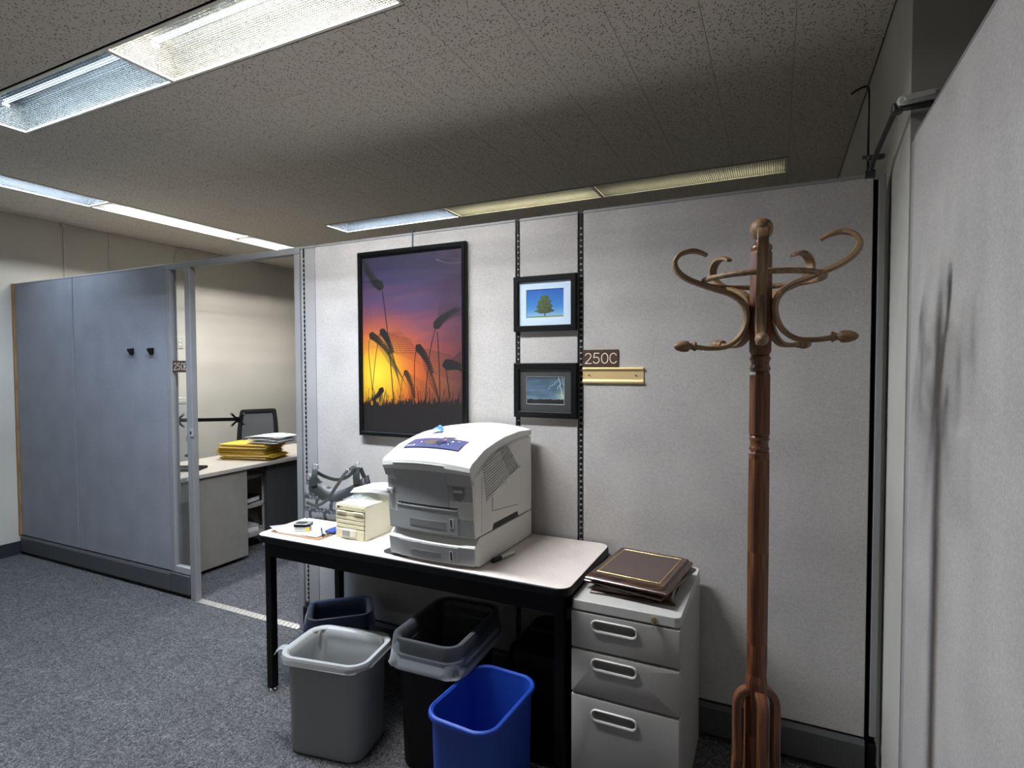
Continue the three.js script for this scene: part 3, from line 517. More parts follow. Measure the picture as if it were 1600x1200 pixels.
// ================================================================ TABLE
const TT = 0.74;
{
  const x0 = -2.14, x1 = -0.628, z0 = 0.012, z1 = 0.556, o = thing('work_table', 'grey laminate table with black edge and legs carrying the printer', 'table', [(x0 + x1) / 2, 0, (z0 + z1) / 2]);
  const w = x1 - x0, d = z1 - z0;
  mesh('tabletop', extr(rshape(w - 0.008, d - 0.008, 0.045), 0.004, 0.0012).rotateX(-PI / 2).translate(0, TT - 0.004, 0), m.laminate, o, 'grey laminate top');
  mesh('edge_band', extr(rshape(w, d, 0.05), 0.030, 0.004, 3).rotateX(-PI / 2).translate(0, TT - 0.0315, 0), m.blackPaint, o, 'black edge band');
  const ax = w / 2 - 0.03, az = d / 2 - 0.035;
  for (const s of [1, -1]) mesh('apron', rbox(2 * ax - 0.03, 0.075, 0.018, 0, TT - 0.068, s * (az - 0.009), 0.002), m.blackPaint, o);
  for (const s of [1, -1]) mesh('apron', rbox(0.018, 0.075, 2 * az - 0.03, s * (ax - 0.009), TT - 0.068, 0, 0.002), m.blackPaint, o);
  for (const sx of [-1, 1]) for (const sz of [1, -1]) {
    const l = mesh('leg', rbox(0.036, TT - 0.05, 0.036, sx * (ax - 0.017), (TT - 0.05) / 2 + 0.018, sz * (az - 0.017), 0.004), m.blackPaint, o);
    mesh('glide', merge(cyl(0.006, 0.006, 0.02, 10).translate(sx * (ax - 0.017), 0.012, sz * (az - 0.017)), cyl(0.012, 0.016, 0.006, 14).translate(sx * (ax - 0.017), 0.003, sz * (az - 0.017))), m.steel, l);
  }
}

// ================================================================ PRINTER
// skin between profiles (z, y) at stations along x
function skinX(pts, hw, n, bow, crease = 0.45) {
  const loops = [];
  for (let i = 0; i <= n; i++) { const s = -1 + 2 * i / n; loops.push(pts.map(([z, y]) => { const [dx, dy, dz] = bow(s, y, z); return V(s * hw + dx, y + dy, z + dz); })); }
  return loft(loops, { crease });
}
const PX = -1.192, PZ = 0.262, PRY = -0.025;
{
  const o = thing('paper_tray_unit', 'white and grey extra paper tray unit under the printer', 'paper tray', [PX, TT, PZ], PRY);
  const hw = 0.199, arc = (s, y, z) => [0, 0, z > 0.2 ? 0.014 * (1 - s * s) : 0];
  mesh('case', skinX([[-0.228, 0.006], [0.235, 0.006], [0.262, 0.02], [0.27, 0.085], [0.235, 0.115], [-0.228, 0.115]], hw, 16, arc, 0.3), m.printerSide, o);
  const fr = (s0, s1, ya, yb, out, n = 10) => { const L = []; for (let i = 0; i <= n; i++) { const s = s0 + (s1 - s0) * i / n, zf = (y) => 0.262 + (y - 0.02) / 0.065 * 0.008 + 0.014 * (1 - s * s); L.push([V(s * hw, ya, zf(ya) - 0.006), V(s * hw, ya, zf(ya) + out), V(s * hw, yb, zf(yb) + out), V(s * hw, yb, zf(yb) - 0.006)]); } return loft(L, { crease: 0.3 }); };
  mesh('front_face', fr(-0.985, 0.985, 0.014, 0.083, 0.0015), m.printerGrey, o, 'grey front face');
  const dr = mesh('drawer', fr(-0.7, 0.66, 0.014, 0.080, 0.004), m.printerGrey, o, 'grey paper drawer');
  mesh('finger_recess', fr(-0.42, 0.28, 0.030, 0.052, 0.0048), m.shade, dr);
  mesh('level_gauge', fr(0.50, 0.53, 0.03, 0.062, 0.006, 2), m.slot, dr);
  mesh('gauge_frame', fr(0.47, 0.56, 0.026, 0.066, 0.0048, 2), m.printerGreyLight, dr);
  mesh('foot', merge(...[[-1, -1], [1, -1], [-1, 1], [1, 1]].map(([a, b]) => cyl(0.014, 0.014, 0.008, 14).translate(a * 0.16, 0.004, b * 0.2))), m.slot, o);
}
{
  const Y0 = 0.12, o = thing('printer', 'large white colour printer with a dark blue control panel on the table', 'printer', [PX, TT + 0.116, PZ], PRY);
  const hw = 0.197, y = (v) => v - TT - 0.116, arch = (s, yy, z) => [0, yy > 0.20 ? 0.022 * (1 - s * s) * Math.min(1, (yy - 0.2) / 0.1) : 0, z > 0.2 ? 0.016 * (1 - s * s) : 0];
  // body below the lid
  mesh('body', skinX([[-0.23, 0.004], [0.10, 0.004], [0.265, 0.004], [0.274, 0.10], [0.28, 0.212], [0.24, 0.26], [0.1, 0.30], [-0.10, 0.335], [-0.228, 0.33], [-0.234, 0.15]], hw, 18, arch, 0.35), m.printerSide, o);
  // top cover
  const lid = mesh('top_cover', skinX([[0.288, 0.222], [0.306, 0.258], [0.304, 0.274], [0.292, 0.286], [0.20, 0.326], [0.10, 0.347], [0.03, 0.358], [-0.10, 0.366], [-0.226, 0.361], [-0.226, 0.34], [-0.10, 0.342], [0.1, 0.32], [0.24, 0.27]], hw + 0.004, 20, arch, 0.5), m.printerWhite, o, 'bright white top cover');
  // grey front lip under the cover
  const fz = (s, yy) => 0.2655 + Math.min(yy, 0.212) * 0.0685 + 0.016 * (1 - s * s) + Math.max(0, yy - 0.212) * 0.35;
  const ft = (s0, s1, ya, yb, out, n = 12, x = hw) => { const L = []; for (let i = 0; i <= n; i++) { const s = s0 + (s1 - s0) * i / n; const P = (yy, o2) => V(s * x, yy + (yy > 0.2 ? 0.022 * (1 - s * s) * Math.min(1, (yy - 0.2) / 0.1) : 0), fz(s, yy) + o2); L.push([P(ya, -0.01), P(ya, out), P((ya + yb) / 2, out), P(yb, out), P(yb, -0.01)]); } return loft(L, { crease: 0.3 }); };
  mesh('front_lip', ft(-1.0, -0.72, 0.216, 0.262, 0.008, 4, hw + 0.002), m.printerGrey, o);
  mesh('front_lip', ft(0.5, 1.0, 0.204, 0.262, 0.008, 6, hw + 0.002), m.printerGrey, o);
  mesh('front_frame', ft(-0.99, 0.99, 0.01, 0.2, 0.001, 16), m.printerGrey, o, 'grey front');
  const door = mesh('front_door', ft(-0.72, 0.5, 0.118, 0.266, 0.006, 12), m.printerGrey, o, 'grey fold-down front door');
  mesh('door_lip', ft(-0.72, 0.5, 0.260, 0.266, 0.010, 12), m.printerGreyLight, door);
  mesh('door_grip', ft(-0.22, 0.04, 0.236, 0.257, 0.0066, 6), m.shade, door);
  mesh('door_shadow_gap', ft(-0.72, 0.68, 0.110, 0.116, 0.0015, 12), m.slot, o);
  const dr = mesh('drawer', ft(-0.74, 0.68, 0.012, 0.108, 0.005, 14), m.printerGrey, o, 'grey paper drawer');
  mesh('finger_recess', ft(-0.42, 0.42, 0.030, 0.058, 0.006, 10), m.shade, dr);
  mesh('drawer_edge', ft(-0.74, 0.68, 0.104, 0.108, 0.007, 14), m.printerGreyLight, dr);
  mesh('gauge_frame', ft(0.51, 0.60, 0.038, 0.074, 0.006, 2), m.printerGreyLight, dr); mesh('level_gauge', ft(0.53, 0.56, 0.042, 0.07, 0.0072, 2), m.slot, dr);
  const latch = mesh('release_latch', ft(0.60, 0.84, 0.166, 0.196, 0.005, 4), m.shade, o); mesh('latch_tab', ft(0.63, 0.80, 0.176, 0.186, 0.010, 4), m.printerGreyLight, latch);
  mesh('latch_well', extr(new THREE.Shape().absarc(0, 0, 0.024, PI, 2 * PI), 0.004, 0.001).translate(0.72 * hw, 0.168, fz(0.72, 0.16) + 0.0012), m.shade, o);
  const sl = mesh('side_latch', rbox(0.034, 0.026, 0.014, -0.92 * hw, 0.152, fz(-0.92, 0.152) + 0.004, 0.005), m.printerGreyLight, o); mesh('latch_slot', box(0.012, 0.004, 0.002, -0.92 * hw, 0.15, fz(-0.92, 0.15) + 0.0113), m.slot, sl);
  // control panel on the sloping cover
  const topY = (z) => { const T = [[0.292, 0.286], [0.20, 0.326], [0.10, 0.347], [0.03, 0.358], [-0.10, 0.366], [-0.25, 0.360]]; for (let i = 0; i < T.length - 1; i++) if (z <= T[i][0] && z >= T[i + 1][0]) { const t = (T[i][0] - z) / (T[i][0] - T[i + 1][0]); return T[i][1] + (T[i + 1][1] - T[i][1]) * t; } return T[0][1]; };
  const onTop = (x, z, up = 0) => { const s = x / (hw + 0.004); const zz = z > 0.2 ? z - 0 : z; return V(x, topY(zz) + 0.022 * (1 - s * s) + up, z + (z > 0.2 ? 0.016 * (1 - s * s) : 0)); };
  // patch lying on the cover between x0..x1, z0..z1 (front z0), thickness t
  const patch = (x0, x1, z0, z1, t, slant = 0, uv) => { const L = [], nx = 14, nz = 5; for (let i = 0; i <= nx; i++) { const loop = []; const X = (k) => x0 + (x1 - x0) * i / nx + slant * k; for (let k = 0; k <= nz; k++) { const q = k / nz; loop.push(onTop(X(q), z0 + (z1 - z0) * q, t)); } for (let k = nz; k >= 0; k--) { const q = k / nz; loop.push(onTop(X(q), z0 + (z1 - z0) * q, -0.003)); } L.push(loop); } return loft(L, { crease: 0.4, uv: uv ? (a, b) => [a, b < 0.5 ? b * 2.2 : 1] : undefined }); };
  const cp = mesh('control_panel', patch(-0.142, 0.116, 0.238, 0.168, 0.0022, 0), M({ color: lin(0.048, 0.055, 0.15), roughness: 0.4 }), o, 'dark blue control panel');
  mesh('display', patch(-0.058, 0.0, 0.222, 0.192, 0.0034), M({ color: lin(0.10, 0.085, 0.085), roughness: 0.12 }), cp, 'small dark display');
  const btn = (x, z, r, mat) => { const p = onTop(x, z, 0.003); return mesh('button', cyl(r, r, 0.003, 16).rotateX(0.42).translate(p.x, p.y, p.z), mat, cp); };
  const navy = M({ color: lin(0.012, 0.016, 0.05), roughness: 0.4 }), lite = M({ color: lin(0.75, 0.76, 0.8), roughness: 0.5 });
  btn(0.022, 0.206, 0.009, navy); btn(0.010, 0.212, 0.006, navy); btn(0.034, 0.201, 0.006, navy); btn(0.022, 0.219, 0.006, navy); btn(0.052, 0.206, 0.0075, navy);
  btn(0.018, 0.186, 0.004, M({ color: lin(0.8, 0.25, 0.25), roughness: 0.5 })); btn(0.062, 0.200, 0.0048, lite); btn(0.058, 0.213, 0.003, lite);
  mesh('panel_marks', merge(patch(-0.132, -0.106, 0.228, 0.226, 0.0032), patch(-0.102, -0.094, 0.229, 0.222, 0.0032), patch(0.079, 0.083, 0.19, 0.187, 0.0032), patch(0.086, 0.09, 0.19, 0.187, 0.0032), patch(-0.076, -0.072, 0.208, 0.203, 0.0032)), lite, cp);
  mesh('printed_label', merge(patch(-0.094, -0.030, 0.128, 0.124, 0.0012), patch(-0.106, 0.012, 0.143, 0.139, 0.0012), patch(-0.106, 0.0, 0.160, 0.156, 0.0012)), M({ color: lin(0.42, 0.41, 0.38), roughness: 0.7 }), lid, 'grey printed lines');
  mesh('vent_plate', patch(-0.09, -0.03, -0.1, -0.18, 0.001), M({ color: lin(0.60, 0.59, 0.56), roughness: 0.6 }), lid);
  mesh('cover_seam', patch(-0.198, 0.198, 0.152, 0.1505, 0.0006), m.shade, lid);
  // right side louvres and side door
  const sx = hw, side = (pts, t, out) => extr(poly(pts.map(([z, yy]) => [-z, yy])), t, 0.0008).rotateY(PI / 2).translate(sx + out, 0, 0);
  const vents = mesh('vent_recess', side([[0.207, 0.270], [0.176, 0.128], [0.12, 0.150], [-0.105, 0.212], [-0.085, 0.232], [-0.004, 0.318]], 0.002, -0.0015), m.shade, o);
  for (let i = 0; i < 14; i++) {
    const t = i / 13, P = (q) => [0.208 - 0.034 * t + (-0.205 - 0.085 * t) * q, 0.268 - 0.138 * t + (0.055 + 0.026 * t) * q - 0.014 * (q - 1) * q * -1];
    for (const [q0, q1] of [[0, 0.70], [0.72, 0.99]]) { const A = P(q0), B = P((q0 + q1) / 2), C = P(q1), k = q0 ? 0.0036 : 0.0064; mesh('louvre', side([A, B, C, [C[0], C[1] - k], [B[0], B[1] - k], [A[0], A[1] - k]], 0.004, -0.001), m.printerSide, vents); }
  }
  const sd = mesh('side_door', side([[0.126, 0.150], [0.128, 0.080], [-0.095, 0.056], [-0.118, 0.212], [0.0, 0.186]], 0.003, -0.001), m.printerSide, o);
  mesh('door_rim', side([[0.128, 0.152], [0.0, 0.190], [-0.120, 0.216], [-0.119, 0.210], [0.0, 0.183], [0.128, 0.145]], 0.006, -0.001), m.printerWhite, sd);
  mesh('door_gap', side([[0.129, 0.148], [0.131, 0.077], [-0.097, 0.052], [-0.097, 0.0545], [0.128, 0.0795], [0.1265, 0.148]], 0.0026, -0.001), m.shade, sd);
  mesh('flank_seam', side([[0.2135, 0.008], [0.2115, 0.225], [0.2145, 0.226], [0.2155, 0.008]], 0.0021, -0.001), m.shade, o);
  mesh('door_catch', extr(new THREE.Shape().absarc(0, 0, 0.015, 0, 2 * PI), 0.006, 0.002).rotateY(PI / 2).translate(sx - 0.001, 0.172, 0.004), m.printerWhite, sd);
  mesh('handle_gap', side([[0.13, 0.004], [0.12, 0.026], [-0.09, 0.026], [-0.10, 0.004]], 0.003, -0.0022), m.slot, o);
  const hp = mesh('side_flank', side([[0.215, 0.008], [0.212, 0.24], [0.262, 0.235], [0.262, 0.008]], 0.0016, -0.001), m.printerWhite, o);
  // the folded corner of the cover at the right
  mesh('cover_cheek', side([[0.300, 0.262], [0.296, 0.282], [0.20, 0.324], [0.1, 0.344], [0.03, 0.357], [0.028, 0.33], [0.1, 0.318], [0.2, 0.292], [0.285, 0.225]], 0.005, 0.0), m.printerSide, o);
}
{ // sticky notes on the printer
  const at = (x, z, up) => { const c = Math.cos(PRY), s = Math.sin(PRY); return [PX + x * c + z * s, TT + 0.116 + up, PZ - x * s + z * c]; };
  const b = thing('sticky_note', 'small blue paper note folded on top of the printer', 'note', at(-0.088, 0.088, 0.374), 0.2);
  const L = []; for (let i = 0; i <= 8; i++) { const t = i / 8; L.push([V(-0.025 + 0.05 * t, 0.003 + 0.009 * Math.sin(t * PI), 0.02), V(-0.025 + 0.05 * t, 0.005 + 0.012 * Math.sin(t * PI), -0.02), V(-0.025 + 0.05 * t, 0.0035 + 0.012 * Math.sin(t * PI), -0.02), V(-0.025 + 0.05 * t, 0.0015 + 0.009 * Math.sin(t * PI), 0.02)]); }
  mesh('paper', loft(L, { crease: 0.5 }), m.blueStick, b);
  mesh('upper_fold', loft(L.map((l) => l.map((p) => V(p.x * 0.55 + 0.006, p.y + 0.006, p.z * 0.5 - 0.008))), { crease: 0.5 }), m.blueStick, b);
  const yel = thing('sticky_note', 'small yellow curled note above the printer control panel', 'note', at(0.018, 0.162, 0.364), 0.1);
  const K = []; for (let i = 0; i <= 6; i++) { const t = i / 6; K.push([V(-0.03 + 0.05 * t, 0.001 + 0.02 * t * t, 0.008), V(-0.03 + 0.05 * t, 0.003 + 0.022 * t * t, -0.012), V(-0.03 + 0.05 * t, 0.0022 + 0.022 * t * t, -0.012), V(-0.03 + 0.05 * t, 0.0002 + 0.02 * t * t, 0.008)]); }
  mesh('paper', loft(K, { crease: 0.5 }), m.yellowStick, yel);
}
{ const o = thing('desk_pad', 'black pad sticking out at the left under the paper tray unit', 'pad', [-1.378, TT, 0.466], -0.12);
  // front corner of a flat pad lying under the tray's left foot
  mesh('pad_sheet', extr(rshape(0.14, 0.10, 0.03), 0.0045, 0.0015, 2).rotateX(-PI / 2).translate(-0.005, 0, 0.0), m.padBlack, o); }
{ const a = V(-0.981, TT + 0.0095, 0.437), b = V(-0.952, TT + 0.0085, 0.300), len = a.distanceTo(b), o = thing('marker_pen', 'black capped marker pen with a silver barrel beside the printer', 'marker', a.toArray(), Math.atan2(b.x - a.x, b.z - a.z));
  mesh('cap', lathe([[0, 0], [0.006, 0.001], [0.0075, 0.006], [0.0085, 0.012], [0.0088, 0.05], [0.0092, 0.055], [0, 0.055]], 20).rotateX(PI / 2), m.blackGloss, o);
  const lab = canvasTex(256, 64, (c) => { c.fillStyle = '#b9b9b4'; c.fillRect(0, 0, 256, 64); c.fillStyle = '#1c1c1c'; c.font = 'bold italic 34px serif'; c.fillText('Sharpie', 20, 42); c.fillRect(158, 24, 70, 5); c.fillRect(158, 36, 50, 4); });
  mesh('barrel', lathe([[0.0086, 0.055], [0.0086, 0.13], [0.0078, len - 0.002], [0.006, len], [0, len]], 20).rotateX(PI / 2), M({ color: lin(0.55, 0.55, 0.54), roughness: 0.35, metalness: 0.3 }), o);
  const lb = mesh('barrel_print', new THREE.CylinderGeometry(0.00875, 0.00875, 0.055, 20, 1, true, 0, PI), M({ map: lab, roughness: 0.45 }), o); lb.rotation.set(-PI / 2, 0, 0); lb.rotation.order = 'YXZ'; lb.position.z = 0.088; }

// ================================================================ SMALL THINGS ON THE TABLE
{ // beige drawer box
  const o = thing('drawer_box', 'small beige plastic drawer box with a grey pull beside the printer', 'drawer box', [-1.684, TT, 0.315], -0.03);
  const w = 0.172, h = 0.152, d = 0.22;
  mesh('shell', merge(rbox(w, 0.006, d, 0, h - 0.003, 0, 0.002), rbox(0.005, h, d, -w / 2 + 0.0025, h / 2, 0, 0.002), rbox(0.005, h, d, w / 2 - 0.0025, h / 2, 0, 0.002), rbox(w, 0.006, d, 0, 0.003, 0, 0.002), rbox(w, h, 0.005, 0, h / 2, -d / 2 + 0.003, 0.002)), m.beigeTop, o);
  mesh('inner_dark', box(w - 0.012, h - 0.014, d - 0.03, 0, h / 2, -0.008), m.slot, o);
  const bandH = [0.022, 0.019, 0.019, 0.019, 0.019];
  let y = h - 0.004;
  mesh('top_rail', rbox(w - 0.004, 0.02, 0.012, -0.002, y - 0.012, d / 2 - 0.003, 0.002), m.beige, o);
  mesh('label_mark', merge(box(0.014, 0.008, 0.001, -w / 2 + 0.018, y - 0.010, d / 2 + 0.0034), box(0.003, 0.006, 0.001, -w / 2 + 0.034, y - 0.009, d / 2 + 0.0034), box(0.002, 0.006, 0.001, w / 2 - 0.012, y - 0.011, d / 2 + 0.0034)), m.slot, o);
  y -= 0.026;
  for (let i = 0; i < 4; i++) { const b = mesh('drawer_front', rbox(w - 0.010, 0.0162, 0.012, -0.003, y - 0.0095, d / 2 - 0.002, 0.0025), m.beige, o); if (!i) mesh('front_lip', merge(...[-0.05, 0.048].map((x) => rbox(0.052, 0.006, 0.008, x, y - 0.002, d / 2 + 0.005, 0.002))), m.beigeTop, b); y -= 0.019; }
  const low = mesh('lower_drawer', rbox(w - 0.010, 0.044, 0.014, -0.003, y - 0.024, d / 2 - 0.001, 0.003), m.beige, o);
  mesh('bump_panel', rbox(0.085, 0.036, 0.014, -0.004, y - 0.018, d / 2 + 0.006, 0.008), m.beigeTop, low);
  mesh('grey_pull', rbox(0.04, 0.026, 0.008, -0.016, y - 0.017, d / 2 + 0.013, 0.003), m.greyPull, low, 'grey pull tab');
  mesh('lower_rim', extr(new THREE.Shape().absarc(0, 0, 0.042, PI, 2 * PI), 0.006, 0.002).applyMatrix4(new THREE.Matrix4().makeScale(1, 0.15, 1)).translate(-0.004, y - 0.036, d / 2 + 0.004), m.beigeTop, low);
}
function sheetGeo(w, d, t, f, nx = 12, nz = 10) {       // a wavy sheet of paper: f(u,v) gives its height
  const L = []; for (let i = 0; i <= nx; i++) { const u = i / nx, loop = []; for (let k = 0; k <= nz; k++) loop.push(V((u - 0.5) * w, f(u, k / nz) + t, (k / nz - 0.5) * d)); for (let k = nz; k >= 0; k--) loop.push(V((u - 0.5) * w, f(u, k / nz), (k / nz - 0.5) * d)); L.push(loop); }
  return loft(L.reverse(), { crease: 0.5 });
}
{ const o = thing('plastic_bag', 'crumpled clear plastic bag lying on the beige drawer box', 'plastic bag', [-1.71, TT + 0.153, 0.30], 0.1);
  const a = vnoise(64, 9), b = vnoise(64, 22);
  mesh('film', sheetGeo(0.16, 0.13, 0.0008, (u, v) => { const e = Math.sin(u * PI) * Math.sin(v * PI); return 0.001 + e * (0.022 * a(u * 60, v * 60) + 0.008 * b(u * 60, v * 60) + 0.012); }, 22, 18), m.clear, o); }
const env = canvasTex(256, 256, (c) => { c.fillStyle = '#f2f2f0'; c.fillRect(0, 0, 256, 256); c.strokeStyle = '#cfcfd4'; c.lineWidth = 2; c.strokeRect(3, 3, 250, 250); });
for (const [i, lab] of ['white envelope at the bottom of the small pile on the drawer box', 'white envelope in the middle of the small pile on the drawer box', 'white sheet on top of the small pile on the drawer box'].entries()) {
  const o = thing('envelope', lab, 'envelope', [-1.665 + 0.004 * i, TT + 0.188 + 0.006 * i, 0.262 - 0.004 * i], 0.1 - 0.07 * i, 'white envelopes on the beige drawer box');
  const tilt = 0.06; o.rotation.z = tilt; o.rotation.order = 'YXZ';
  mesh('paper', sheetGeo(0.21, 0.14, 0.0035, (u, v) => 0.004 * Math.sin(u * 3) * (1 - v * 0.4)), m.paper, o);
}
{ // clipboard with papers
  const o = thing('clipboard', 'brown clipboard with a blue clip lying under white papers at the table end', 'clipboard', [-1.95, TT, 0.385], -0.0);
  mesh('board', extr(rshape(0.30, 0.235, 0.015), 0.0035, 0.001).rotateX(-PI / 2), m.hardboard, o);
  const blue = M({ color: lin(0.03, 0.06, 0.28), roughness: 0.35 });
  mesh('clip', merge(rbox(0.05, 0.012, 0.11, 0.128, 0.0125, -0.02, 0.005), rbox(0.016, 0.022, 0.05, 0.150, 0.016, -0.02, 0.004)), blue, o, 'blue clip');
  mesh('clip_spring', merge(new THREE.TorusGeometry(0.008, 0.0016, 8, 18).translate(0.142, 0.014, 0.05), new THREE.TorusGeometry(0.007, 0.0016, 8, 18).rotateY(0.8).translate(0.146, 0.013, 0.068), new THREE.TorusGeometry(0.006, 0.0014, 8, 18).rotateY(1.6).translate(0.14, 0.012, 0.08)), m.gunmetal, o);
}
const formTex = canvasTex(512, 400, (c) => { c.fillStyle = '#f4f4f4'; c.fillRect(0, 0, 512, 400); c.fillStyle = '#c9ccd4'; for (let i = 0; i < 18; i++) for (let k = 0; k < 4; k++) if (rnd() < 0.7) c.fillRect(40 + k * 115 + rr(0, 20), 30 + i * 20, rr(30, 90), 3); c.fillStyle = '#b4b8bf'; c.fillRect(330, 120, 120, 60); c.fillStyle = '#d5d8de'; c.fillRect(60, 250, 150, 50); });
for (const [i, lab] of ['white printed sheet at the bottom on the clipboard, its corner curled up', 'white printed form on top on the clipboard, under the tape measure'].entries()) {
  const o = thing('paper_sheet', lab, 'paper', [-1.972 + 0.012 * i, TT + 0.0042 + 0.0026 * i, 0.384 - 0.006 * i], 0.06 - 0.1 * i);
  const g = sheetGeo(0.275, 0.215, 0.0008, (u, v) => 0.0015 * Math.sin(u * 5 + v * 3) ** 2 * 0.5 + (i === 0 ? 0.022 * Math.max(0, (v - 0.78) / 0.22) ** 2 * Math.max(0, (0.18 - u) / 0.18) : 0), 20, 18);
  const p = g.attributes.position, uv = g.attributes.uv; for (let k = 0; k < p.count; k++) uv.setXY(k, p.getX(k) / 0.275 + 0.5, 0.5 - p.getZ(k) / 0.215);
  mesh('sheet', g, M({ map: formTex, roughness: 0.9, color: lin(0.95, 0.95, 0.95) }), o);
}
{ const o = thing('ballpoint_pen', 'dark pen lying on the papers beside the blue clip', 'pen', [-1.862, TT + 0.0125, 0.42], -0.75); mesh('barrel', merge(lathe([[0, 0], [0.001, 0.001], [0.004, 0.014], [0.0045, 0.06], [0.0045, 0.12], [0.003, 0.124], [0, 0.124]], 14).rotateZ(-PI / 2).translate(-0.06, 0, 0)), M({ color: lin(0.015, 0.02, 0.05), roughness: 0.3 }), o); mesh('pocket_clip', rbox(0.045, 0.0018, 0.004, 0.035, 0.0052, 0, 0.0008), m.steel, o); }
{ // tape measure
  const o = thing('tape_measure', 'silver and black tape measure with a yellow patch on the white form', 'tape measure', [-1.962, TT + 0.0086, 0.432], 0.42);
  const s = new THREE.Shape(); s.moveTo(-0.036, 0); s.lineTo(0.036, 0); s.lineTo(0.036, 0.018); s.quadraticCurveTo(0.036, 0.034, 0.02, 0.034); s.lineTo(-0.026, 0.034); s.quadraticCurveTo(-0.036, 0.034, -0.036, 0.022); s.lineTo(-0.036, 0);
  // lies on its side: the case's outline is horizontal
  const out = rshape(0.078, 0.066, 0.02);
  mesh('case', extr(out, 0.034, 0.005, 3).rotateX(-PI / 2), M({ color: lin(0.55, 0.55, 0.54), roughness: 0.28, metalness: 0.6 }), o, 'silver case');
  mesh('black_band', extr(rshape(0.0795, 0.0675, 0.021), 0.012, 0.002).rotateX(-PI / 2).translate(0, 0.021, 0), m.blackGloss, o, 'black rubber band');
  mesh('face_plate', extr(rshape(0.05, 0.035, 0.012), 0.003, 0.001).rotateX(-PI / 2).translate(-0.006, 0.033, 0.004), m.gunmetal, o);
  mesh('yellow_patch', rbox(0.016, 0.018, 0.004, 0.031, 0.011, 0.0325, 0.001).rotateY(0), M({ color: lin(0.85, 0.5, 0.02), roughness: 0.5 }), o, 'yellow patch');
  mesh('tape_hook', merge(rbox(0.002, 0.02, 0.014, 0.043, 0.012, 0.01, 0.0008), box(0.006, 0.002, 0.016, 0.04, 0.012, 0.012)), m.steel, o);
}
{ // handbag
  const o = thing('handbag', 'grey patterned handbag with a dark strap slumped at the table end', 'handbag', [-1.965, TT, 0.205], 0.22);
  const bagTex = canvasTex(512, 512, (c, w) => {
    c.fillStyle = '#77777b'; c.fillRect(0, 0, w, w);
    for (let i = 0; i < 4000; i++) { c.fillStyle = `rgba(${rnd() < 0.5 ? '255,255,255' : '60,60,66'},0.08)`; c.fillRect(rnd() * w, rnd() * w, 3, 3); }
    const C = (x, y, a, col) => { c.save(); c.translate(x, y); c.rotate(a); c.strokeStyle = col; c.lineWidth = 30; c.beginPath(); c.ellipse(0, 0, 46, 58, 0, 0.75, 2 * PI - 0.75); c.stroke(); c.restore(); };
    for (let j = -1; j < 4; j++) for (let i = -1; i < 4; i++) { const x = i * 171 + (j & 1 ? 85 : 0), y = j * 128 + 64; C(x + 30, y, 0, '#303136'); C(x + 118, y, PI, '#4a4b50'); }
  }, { repeat: true });
  bagTex.repeat.set(4, 4);
  const fab = M({ map: bagTex, roughness: 0.75, bumpMap: weaveBump, bumpScale: 0.0004 });
  const W = 0.335, topH = (u) => 0.145 + 0.085 * Math.pow(Math.abs(u), 1.6), slump = (u, t) => 0.012 * Math.sin(u * 4 + t * 3);
  const L = [];
  for (let i = 0; i <= 24; i++) {
    const u = -1 + i / 12, h = topH(u), e = Math.sqrt(Math.max(0, 1 - Math.pow(Math.abs(u), 5))), x = u * W / 2, loop = [];
    const wb = 0.052 * (0.35 + 0.65 * e);
    for (let k = 0; k <= 10; k++) { const t = k / 10; loop.push(V(x * (1 + 0.06 * Math.sin(t * PI)) + (1 - t) * -0.0 * u, t * h, wb * (0.7 + 0.5 * Math.sin(t * PI)) * (1 - 0.45 * t) + slump(u, t) * 0.5)); }
    for (let k = 10; k >= 0; k--) { const t = k / 10; loop.push(V(x * (1 + 0.06 * Math.sin(t * PI)), t * h, -wb * (0.7 + 0.5 * Math.sin(t * PI)) * (1 - 0.45 * t) + slump(u, t) * 0.5)); }
    L.push(loop);
  }
  mesh('body', loft(L.reverse(), { crease: 1.0, uv: (a, b, p) => [p.x, p.y + p.z * 0.2] }), fab, o, 'grey fabric with a darker curved pattern');
  const band = []; for (let i = 0; i <= 20; i++) { const u = -0.86 + 1.72 * i / 20, h = topH(u), x = u * W / 2; const zf = (t) => 0.052 * (0.35 + 0.65 * Math.sqrt(Math.max(0, 1 - Math.pow(Math.abs(u), 5)))) * (0.7 + 0.5 * Math.sin(t * PI)) * (1 - 0.45 * t) + slump(u, t) * 0.5; const b0 = 0.70, bl = []; for (const [t, oo] of [[b0, 0.002], [0.85, 0.004], [1.0, 0.004], [1.02, 0], [0.98, -0.012], [b0, -0.006]]) bl.push(V(x, t * h, zf(Math.min(1, t)) + oo)); band.push(bl); }
  mesh('trim_band', loft(band, { crease: 0.7 }), m.bagLeather, o, 'dark leather trim band');
  mesh('opening', loft(band.map((l) => [V(l[0].x * 0.98, l[2].y - 0.002, l[2].z - 0.006), V(l[0].x * 0.98, l[2].y - 0.004, l[2].z - 0.05), V(l[0].x * 0.98, l[2].y - 0.02, l[2].z - 0.05), V(l[0].x * 0.98, l[2].y - 0.02, l[2].z - 0.01)]), { crease: 0.7 }), m.black, o);
  const ribbon = (pts, w, t = 0.003, n = 40) => { const cv = new THREE.CatmullRomCurve3(pts), LL = []; for (let i = 0; i <= n; i++) { const p = cv.getPoint(i / n), tg = cv.getTangent(i / n), sd = V(0, 0, 1).cross(tg).normalize(), nn = tg.clone().cross(sd).normalize(); LL.push([[1, 1], [1, -1], [-1, -1], [-1, 1]].map(([a, b]) => p.clone().addScaledVector(sd, a * w / 2).addScaledVector(nn, b * t))); } return loft(LL, { crease: 0.7 }); };
